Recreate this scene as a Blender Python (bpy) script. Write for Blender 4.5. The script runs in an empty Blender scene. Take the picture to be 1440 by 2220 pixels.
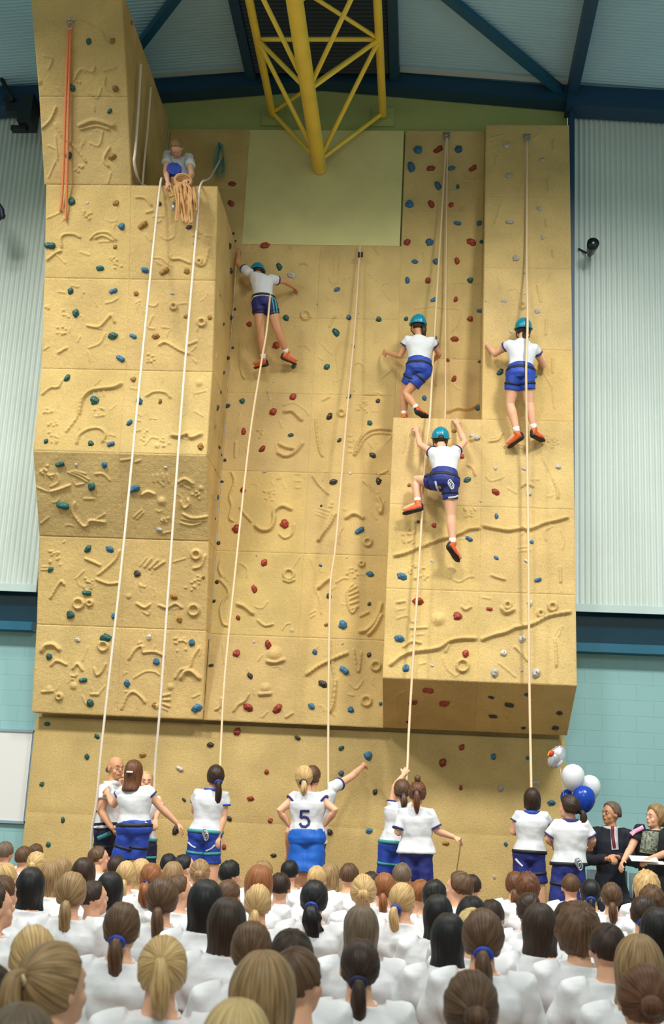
import bpy, math, random
import numpy as np
from mathutils import Vector, Matrix, noise
from mathutils.bvhtree import BVHTree
random.seed(7); rng = np.random.default_rng(7)
V = Vector; PI = math.pi
COL = bpy.context.scene.collection
scene = bpy.context.scene
LZ = 2.25                                    # height of the lower lip of the moulded wall above the floor
# ------------------------------------------------------------------ camera
F, TH, RHO, YAW = 2670.0, 0.24702, 0.04952, 0.0794
CAM = V((1.44222, -14.17348, LZ - 1.07386))
FW = V((-math.sin(YAW)*math.cos(TH), math.cos(YAW)*math.cos(TH), math.sin(TH)))
_rt = V((math.cos(YAW), math.sin(YAW), 0)); _up = _rt.cross(FW)
RT = math.cos(RHO)*_rt + math.sin(RHO)*_up; UP = -math.sin(RHO)*_rt + math.cos(RHO)*_up
def ray(x, y): return (FW + (x-720)/F*RT - (y-1110)/F*UP)
def at(x, y, Y): d = ray(x, y); return CAM + d*((Y-CAM.y)/d.y)
def atz(x, y, Z): d = ray(x, y); return CAM + d*((Z-CAM.z)/d.z)
def atd(x, y, dep): return CAM + ray(x, y)*dep
# ------------------------------------------------------------------ tags
def tag(o, label=None, cat=None, group=None, kind=None):
    if label: o['label'] = label
    if cat: o['category'] = cat
    if group: o['group'] = group
    if kind: o['kind'] = kind
    return o
def empty(name, loc, label=None, cat=None, group=None):
    o = bpy.data.objects.new(name, None); COL.objects.link(o); o.location = loc; o.empty_display_size = .1
    return tag(o, label, cat, group)
def link(name, me, mat=None, parent=None, origin=None, smooth=True):
    if mat is not None and len(me.materials) == 0: me.materials.append(mat)
    if smooth: me.polygons.foreach_set('use_smooth', [True]*len(me.polygons))
    o = bpy.data.objects.new(name, me); COL.objects.link(o)
    if parent is not None:
        o.parent = parent
        if origin is None: origin = wloc(parent)
    if origin is not None and V(origin).length > 0:
        me.transform(Matrix.Translation(-V(origin)))
        if parent is None: o.location = origin
    return o
def wloc(p):
    l = V((0, 0, 0))
    while p is not None: l += p.location; p = p.parent
    return l
# ------------------------------------------------------------------ materials
def lin(c):
    r = []
    for v in c:
        v /= 255.; r.append(v/12.92 if v <= .04045 else ((v+.055)/1.055)**2.4)
    return (*r, 1)
MATS = {}
def mat(name, rgb, rough=.6, metal=0, nscale=0, namt=.12, bump=0, bscale=40, spec=.5, sss=0):
    if name in MATS: return MATS[name]
    m = bpy.data.materials.new(name); m.use_nodes = True; nt = m.node_tree; b = nt.nodes['Principled BSDF']
    c = lin(rgb); b.inputs['Base Color'].default_value = c; b.inputs['Roughness'].default_value = rough
    b.inputs['Metallic'].default_value = metal; b.inputs['Specular IOR Level'].default_value = spec
    if sss: b.inputs['Subsurface Weight'].default_value = sss; b.inputs['Subsurface Radius'].default_value = (.02, .008, .004)
    tc = nt.nodes.new('ShaderNodeTexCoord')
    if nscale:
        n = nt.nodes.new('ShaderNodeTexNoise'); n.inputs['Scale'].default_value = nscale; n.inputs['Detail'].default_value = 5
        nt.links.new(tc.outputs['Object'], n.inputs['Vector'])
        r = nt.nodes.new('ShaderNodeValToRGB'); r.color_ramp.elements[0].position = .3; r.color_ramp.elements[1].position = .7
        r.color_ramp.elements[0].color = (*[x*(1-namt) for x in c[:3]], 1); r.color_ramp.elements[1].color = (*[min(1, x*(1+namt)) for x in c[:3]], 1)
        nt.links.new(n.outputs['Fac'], r.inputs['Fac']); nt.links.new(r.outputs['Color'], b.inputs['Base Color'])
    if bump:
        n2 = nt.nodes.new('ShaderNodeTexNoise'); n2.inputs['Scale'].default_value = bscale; n2.inputs['Detail'].default_value = 6
        nt.links.new(tc.outputs['Object'], n2.inputs['Vector'])
        bp = nt.nodes.new('ShaderNodeBump'); bp.inputs['Strength'].default_value = bump; bp.inputs['Distance'].default_value = .02
        nt.links.new(n2.outputs['Fac'], bp.inputs['Height']); nt.links.new(bp.outputs['Normal'], b.inputs['Normal'])
    MATS[name] = m; return m
def wall_mat():
    m = bpy.data.materials.new('textured_sandstone'); m.use_nodes = True; nt = m.node_tree; b = nt.nodes['Principled BSDF']
    N = nt.nodes.new; L = nt.links.new
    b.inputs['Roughness'].default_value = .85; b.inputs['Specular IOR Level'].default_value = .25
    tc = N('ShaderNodeTexCoord'); oi = N('ShaderNodeObjectInfo')
    n1 = N('ShaderNodeTexNoise'); n1.inputs['Scale'].default_value = 2.2; n1.inputs['Detail'].default_value = 6; L(tc.outputs['Object'], n1.inputs['Vector'])
    r1 = N('ShaderNodeMapRange'); r1.inputs['From Min'].default_value = .3; r1.inputs['From Max'].default_value = .7; r1.inputs['To Min'].default_value = .86; r1.inputs['To Max'].default_value = 1.12
    L(n1.outputs['Fac'], r1.inputs['Value'])
    n2 = N('ShaderNodeTexNoise'); n2.inputs['Scale'].default_value = 90; n2.inputs['Detail'].default_value = 4; L(tc.outputs['Object'], n2.inputs['Vector'])
    r2 = N('ShaderNodeMapRange'); r2.inputs['From Min'].default_value = .35; r2.inputs['From Max'].default_value = .65; r2.inputs['To Min'].default_value = .88; r2.inputs['To Max'].default_value = 1.1
    L(n2.outputs['Fac'], r2.inputs['Value'])
    mu = N('ShaderNodeMath'); mu.operation = 'MULTIPLY'; L(r1.outputs[0], mu.inputs[0]); L(r2.outputs[0], mu.inputs[1])
    vm = N('ShaderNodeVectorMath'); vm.operation = 'SCALE'; L(oi.outputs['Color'], vm.inputs[0]); L(mu.outputs[0], vm.inputs['Scale'])
    L(vm.outputs[0], b.inputs['Base Color'])
    n3 = N('ShaderNodeTexNoise'); n3.inputs['Scale'].default_value = 55; n3.inputs['Detail'].default_value = 8; L(tc.outputs['Object'], n3.inputs['Vector'])
    bp = N('ShaderNodeBump'); bp.inputs['Strength'].default_value = .465; bp.inputs['Distance'].default_value = .012
    L(n3.outputs['Fac'], bp.inputs['Height']); L(bp.outputs['Normal'], b.inputs['Normal'])
    return m
WALLM = wall_mat()
def hold_mat():
    m = bpy.data.materials.new('hold_resin'); m.use_nodes = True; nt = m.node_tree; b = nt.nodes['Principled BSDF']
    N = nt.nodes.new; L = nt.links.new
    b.inputs['Roughness'].default_value = .5
    oi = N('ShaderNodeObjectInfo'); tc = N('ShaderNodeTexCoord'); n = N('ShaderNodeTexNoise'); n.inputs['Scale'].default_value = 30; L(tc.outputs['Object'], n.inputs['Vector'])
    mr = N('ShaderNodeMapRange'); mr.inputs['To Min'].default_value = .6; mr.inputs['To Max'].default_value = 1.4; L(n.outputs['Fac'], mr.inputs['Value'])
    vm = N('ShaderNodeVectorMath'); vm.operation = 'SCALE'; L(oi.outputs['Color'], vm.inputs[0]); L(mr.outputs[0], vm.inputs['Scale']); L(vm.outputs[0], b.inputs['Base Color'])
    return m
HOLDM = hold_mat()
def hair_mat(key, rgb, rgb2, rough=.45):
    k = 'hair_'+key
    if k in MATS: return MATS[k]
    m = bpy.data.materials.new(k); m.use_nodes = True; nt = m.node_tree; b = nt.nodes['Principled BSDF']
    N = nt.nodes.new; L = nt.links.new; b.inputs['Roughness'].default_value = rough; b.inputs['Specular IOR Level'].default_value = .35
    uv = N('ShaderNodeUVMap'); mp = N('ShaderNodeMapping'); mp.inputs['Scale'].default_value = (70, 2.2, 1); L(uv.outputs['UV'], mp.inputs['Vector'])
    n = N('ShaderNodeTexNoise'); n.inputs['Scale'].default_value = 1; n.inputs['Detail'].default_value = 4; L(mp.outputs['Vector'], n.inputs['Vector'])
    r = N('ShaderNodeValToRGB'); r.color_ramp.elements[0].position = .33; r.color_ramp.elements[1].position = .68
    r.color_ramp.elements[0].color = lin(rgb2); r.color_ramp.elements[1].color = lin(rgb); L(n.outputs['Fac'], r.inputs['Fac']); L(r.outputs['Color'], b.inputs['Base Color'])
    bp = N('ShaderNodeBump'); bp.inputs['Strength'].default_value = .6; bp.inputs['Distance'].default_value = .006; L(n.outputs['Fac'], bp.inputs['Height']); L(bp.outputs['Normal'], b.inputs['Normal'])
    MATS[k] = m; return m
HAIR = {'bl': ((226, 194, 138), (160, 122, 72)), 'pb': ((232, 206, 150), (180, 145, 90)), 'db': ((180, 148, 104), (108, 80, 50)), 'br': ((112, 82, 56), (62, 42, 28)),
        'dk': ((66, 46, 34), (32, 22, 17)), 'bk': ((30, 28, 30), (14, 13, 15)), 'au': ((122, 78, 50), (72, 42, 26)), 'gi': ((168, 106, 62), (110, 64, 34)), 'gy': ((128, 110, 92), (84, 68, 54))}
def hm(c): return hair_mat(c, *HAIR[c])
SKIN = mat('skin_fair', (226, 172, 140), .55, nscale=8, namt=.06, sss=.1)
SKIN2 = mat('skin_tan', (206, 150, 112), .55, nscale=8, namt=.06, sss=.1)
WHITE = mat('white_cotton', (214, 216, 222), .9, nscale=6, namt=.03, bump=.25, bscale=18)
NAVY = mat('navy_trim', (48, 46, 110), .8, nscale=30, namt=.15)
BLUE = mat('royal_blue_nylon', (30, 66, 166), .55, nscale=10, namt=.22, bump=.3, bscale=20)
DBLUE = mat('dark_blue_nylon', (30, 42, 120), .6, nscale=10, namt=.25, bump=.3, bscale=20)
NVY2 = mat('navy_shorts', (24, 28, 62), .7, nscale=10, namt=.2)
BLACK = mat('black_webbing', (22, 26, 38), .6, nscale=30, namt=.3)
TEALW = mat('teal_webbing', (64, 152, 158), .7, nscale=30, namt=.15)
TEALH = mat('teal_helmet', (8, 134, 162), .28)
STEEL = mat('steel', (190, 195, 200), .3, metal=.85)
ORANGE = mat('orange_leather', (214, 92, 34), .5, nscale=25, namt=.3)
SOLE = mat('black_rubber', (34, 26, 30), .6)
SOCK = mat('white_sock', (240, 238, 236), .9, bump=.3, bscale=60)
# ------------------------------------------------------------------ mesh builder
class MB:
    def __init__(s): s.v = []; s.f = []; s.uv = []
    def add(s, vs, fs):
        o = len(s.v); s.v += [tuple(v) for v in vs]; s.f += [tuple(i+o for i in f) for f in fs]; return s
    def box(s, c, d, M=None):
        vs = []
        for x in (-.5, .5):
            for y in (-.5, .5):
                for z in (-.5, .5):
                    p = V((x*d[0], y*d[1], z*d[2])); p = (M @ p) if M else p; vs.append(V(c)+p)
        return s.add(vs, [(0, 1, 3, 2), (4, 6, 7, 5), (0, 4, 5, 1), (2, 3, 7, 6), (0, 2, 6, 4), (1, 5, 7, 3)])
    def tube(s, path, rad, n=12, ref=None, flat=1., caps=True):
        path = [V(p) for p in path]; k = len(path)
        if not hasattr(rad, '__len__'): rad = [rad]*k
        path = list(path); rad = list(rad)
        if caps:
            d0 = (path[0]-path[1]).normalized(); d1 = (path[-1]-path[-2]).normalized()
            path = [path[0]+d0*rad[0]*.7, path[0]+d0*rad[0]*.45]+path+[path[-1]+d1*rad[-1]*.45, path[-1]+d1*rad[-1]*.7]
            rad = [rad[0]*.35, rad[0]*.78]+rad+[rad[-1]*.78, rad[-1]*.35]
        k = len(path); vs = []; T = None; a = None
        for i in range(k):
            t = (path[min(i+1, k-1)]-path[max(i-1, 0)])
            t = t.normalized() if t.length > 1e-9 else (T or V((0, 0, 1)))
            if a is None:
                a = V(ref) if ref is not None else (V((0, 0, 1)) if abs(t.z) < .9 else V((1, 0, 0)))
            a = (a - t*a.dot(t)); a = a.normalized() if a.length > 1e-6 else t.orthogonal().normalized()
            b = t.cross(a)
            for j in range(n):
                th = 2*PI*j/n; vs.append(path[i]+a*(math.cos(th)*rad[i])+b*(math.sin(th)*rad[i]*flat))
            T = t
        fs = [(i*n+j, i*n+(j+1) % n, (i+1)*n+(j+1) % n, (i+1)*n+j) for i in range(k-1) for j in range(n)]
        fs.append(tuple(range(n-1, -1, -1))); fs.append(tuple((k-1)*n+j for j in range(n)))
        return s.add(vs, fs)
    def loop(s, pts, r, n=8):
        pts = [V(p) for p in pts]; k = len(pts); c = sum(pts, V((0, 0, 0)))/k; vs = []
        for i in range(k):
            t = (pts[(i+1) % k]-pts[i-1]).normalized(); a = (pts[i]-c); a = (a-t*a.dot(t)).normalized(); b = t.cross(a)
            rr = r if not isinstance(r, tuple) else None
            for j in range(n):
                th = 2*PI*j/n; ra, rb = (r, r) if rr is not None else r
                vs.append(pts[i]+a*(math.cos(th)*ra)+b*(math.sin(th)*rb))
        return s.add(vs, [(i*n+j, i*n+(j+1) % n, ((i+1) % k)*n+(j+1) % n, ((i+1) % k)*n+j) for i in range(k) for j in range(n)])
    def loft(s, secs, n=20):
        """secs: (centre, a_vec, b_vec) elliptical sections"""
        vs = []
        for c, a, b in secs:
            for j in range(n):
                th = 2*PI*j/n; ct, st = math.cos(th), math.sin(th)
                vs.append(V(c)+V(a)*ct+V(b)*st)
        k = len(secs)
        fs = [(i*n+j, i*n+(j+1) % n, (i+1)*n+(j+1) % n, (i+1)*n+j) for i in range(k-1) for j in range(n)]
        fs.append(tuple(range(n-1, -1, -1))); fs.append(tuple((k-1)*n+j for j in range(n)))
        return s.add(vs, fs)
    def ell(s, c, r, M=None, nu=16, nv=10, fn=None):
        vs = [ ]; c = V(c)
        for i in range(nv+1):
            ph = PI*i/nv
            for j in range(nu):
                th = 2*PI*j/nu; d = V((math.sin(ph)*math.cos(th), math.sin(ph)*math.sin(th), math.cos(ph)))
                p = V((d.x*r[0], d.y*r[1], d.z*r[2]))
                if fn: p = fn(d, p)
                vs.append(c+(M @ p if M else p))
        fs = [(i*nu+j, (i+1)*nu+j, (i+1)*nu+(j+1) % nu, i*nu+(j+1) % nu) for i in range(nv) for j in range(nu)]
        return s.add(vs, fs)
    def prism(s, poly, d):
        n = len(poly); vs = [V(p) for p in poly]+[V(p)+V(d) for p in poly]
        return s.add(vs, [tuple(range(n)), tuple(range(2*n-1, n-1, -1))]+[(i, i+n, (i+1) % n+n, (i+1) % n) for i in range(n)])
    def mesh(s, name='m'):
        me = bpy.data.meshes.new(name); me.from_pydata(s.v, [], s.f); me.validate(); me.update(); return me
    def build(s, name, m, parent=None, origin=None, smooth=True): return link(name, s.mesh(name), m, parent, origin, smooth)
def fuse(mb, vox=.008, smooth=4, fold=0, fs=9):
    me = mb.mesh('tmp'); o = bpy.data.objects.new('tmp', me); COL.objects.link(o)
    r = o.modifiers.new('r', 'REMESH'); r.mode = 'VOXEL'; r.voxel_size = vox; r.use_smooth_shade = True
    if smooth:
        q = o.modifiers.new('s', 'SMOOTH'); q.iterations = smooth; q.factor = .5
    dg = bpy.context.evaluated_depsgraph_get(); out = bpy.data.meshes.new_from_object(o.evaluated_get(dg))
    bpy.data.objects.remove(o); bpy.data.meshes.remove(me)
    if fold:
        for v, nn in zip(out.vertices, [tuple(x.vector) for x in out.vertex_normals]):
            c = v.co; w = noise.noise(V((c.x*fs+c.z*fs*.6, c.y*fs, c.z*fs*1.5)))+.5*noise.noise(V((c.x*fs*2.3, c.y*fs*2.3-c.z*9, c.z*fs*1.1+7)))
            v.co = c+V(nn)*w*fold
    return out
# ------------------------------------------------------------------ climbing wall geometry
Y0 = 0.; XL, XM, XR = -3.05, -2.05, -1.05
PROF = [(0, -.06), (1.0, -.22), (2.0, -.47), (2.87, -1.02), (3.85, -1.06), (4.87, -1.3), (5.9, -1.6)]
TOW = [(5.9, -1.6), (6.72, -2.1), (7.55, -2.7), (7.64, -2.77)]
def ys(z): return -.9+.1034*(z-.45)
SX0, SX1, SX2 = 1.02, 2.04, 3.085
PANELS = []                                     # (name-section, corners p00,p10,p11,p01) facing out
def pan(sec, a, b, c, d, rel=1.): PANELS.append((sec, [V((p[0], p[1], p[2]+LZ)) for p in (a, b, c, d)], rel))
for i in range(6):
    (z0, y0), (z1, y1) = PROF[i], PROF[i+1]
    pan('column', (XL, y0, z0), (XM, y0, z0), (XM, y1, z1), (XL, y1, z1)); pan('column', (XM, y0, z0), (XR, y0, z0), (XR, y1, z1), (XM, y1, z1))
    pan('column', (XR, y0, z0), (XR, 0, z0), (XR, 0, z1), (XR, y1, z1), .6)
for i in range(3):
    (z0, y0), (z1, y1) = TOW[i], TOW[i+1]
    pan('tower', (XL-.02, y0, z0), (XM, y0, z0), (XM, y1, z1), (XL-.02, y1, z1), 1 if i < 2 else 0)
    pan('tower', (XM, y0, z0), (XM, 0, z0), (XM, 0, z1), (XM, y1, z1), .3)
R = 5.98/6
for i in range(6):
    for x0, x1 in ((XR, 0), (0, SX0)): pan('centre', (x0, 0, i*R), (x1, 0, i*R), (x1, 0, (i+1)*R), (x0, 0, (i+1)*R))
for z0, z1 in ((3.5, 4.48), (4.48, 5.48), (5.48, 6.48), (6.48, 7.61)): pan('recess', (SX0, 0, z0), (SX1, 0, z0), (SX1, 0, z1), (SX0, 0, z1), .5)
for z0, z1 in ((5.9, 6.75), (6.75, 7.61)): pan('backleft', (XM, 0, z0), (-1.0, 0, z0), (-1.0, 0, z1), (XM, 0, z1), .1)
ZS = [.46, 1.46, 2.45, 3.52, 4.43, 5.52, 6.54, 7.6]
for i in range(7):
    z0, z1 = ZS[i], ZS[i+1]
    if i < 3: pan('slab', (SX0, ys(z0), z0), (SX1, ys(z0), z0), (SX1, ys(z1), z1), (SX0, ys(z1), z1), .8)
    else: pan('slab', (SX1, 0, z0), (SX1, ys(z0), z0), (SX1, ys(z1), z1), (SX1, 0, z1), .2)
    pan('slab', (SX1, ys(z0), z0), (SX2, ys(z0), z0), (SX2, ys(z1), z1), (SX1, ys(z1), z1), .7)
for x0, x1 in ((SX0, SX1), (SX1, SX2)): pan('slab', (x0, 0, 0), (x1, 0, 0), (x1, ys(.46), .46), (x0, ys(.46), .46), .3)
pan('slab', (SX0, ys(3.52), 3.52), (SX1, ys(3.52), 3.52), (SX1, 0, 3.52), (SX0, 0, 3.52), 0)
pan('column', (XM, -1.6, 5.9), (XR, -1.6, 5.9), (XR, 0, 5.9), (XM, 0, 5.9), 0)
YB = .12
for i in range(6):
    x0 = -3.05+i*1.0225; x1 = x0+1.0225
    for z0, z1 in ((-2.25, -1.12), (-1.12, -.035)): pan('lower', (x0, YB, z0), (x1, YB, z0), (x1, YB, z1), (x0, YB, z1), 0)
bv = []; bf = []
for s_, q, r_ in PANELS:
    o = len(bv); bv += q; bf.append((o, o+1, o+2, o+3))
BVH = BVHTree.FromPolygons(bv, bf)
def hit(x, y):
    d = ray(x, y).normalized(); l, n, i, t = BVH.ray_cast(CAM, d)
    if l is None: return None
    q = PANELS[i][1]; n = (q[1]-q[0]).cross(q[3]-q[0]).normalized()
    return l, n, i
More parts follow.
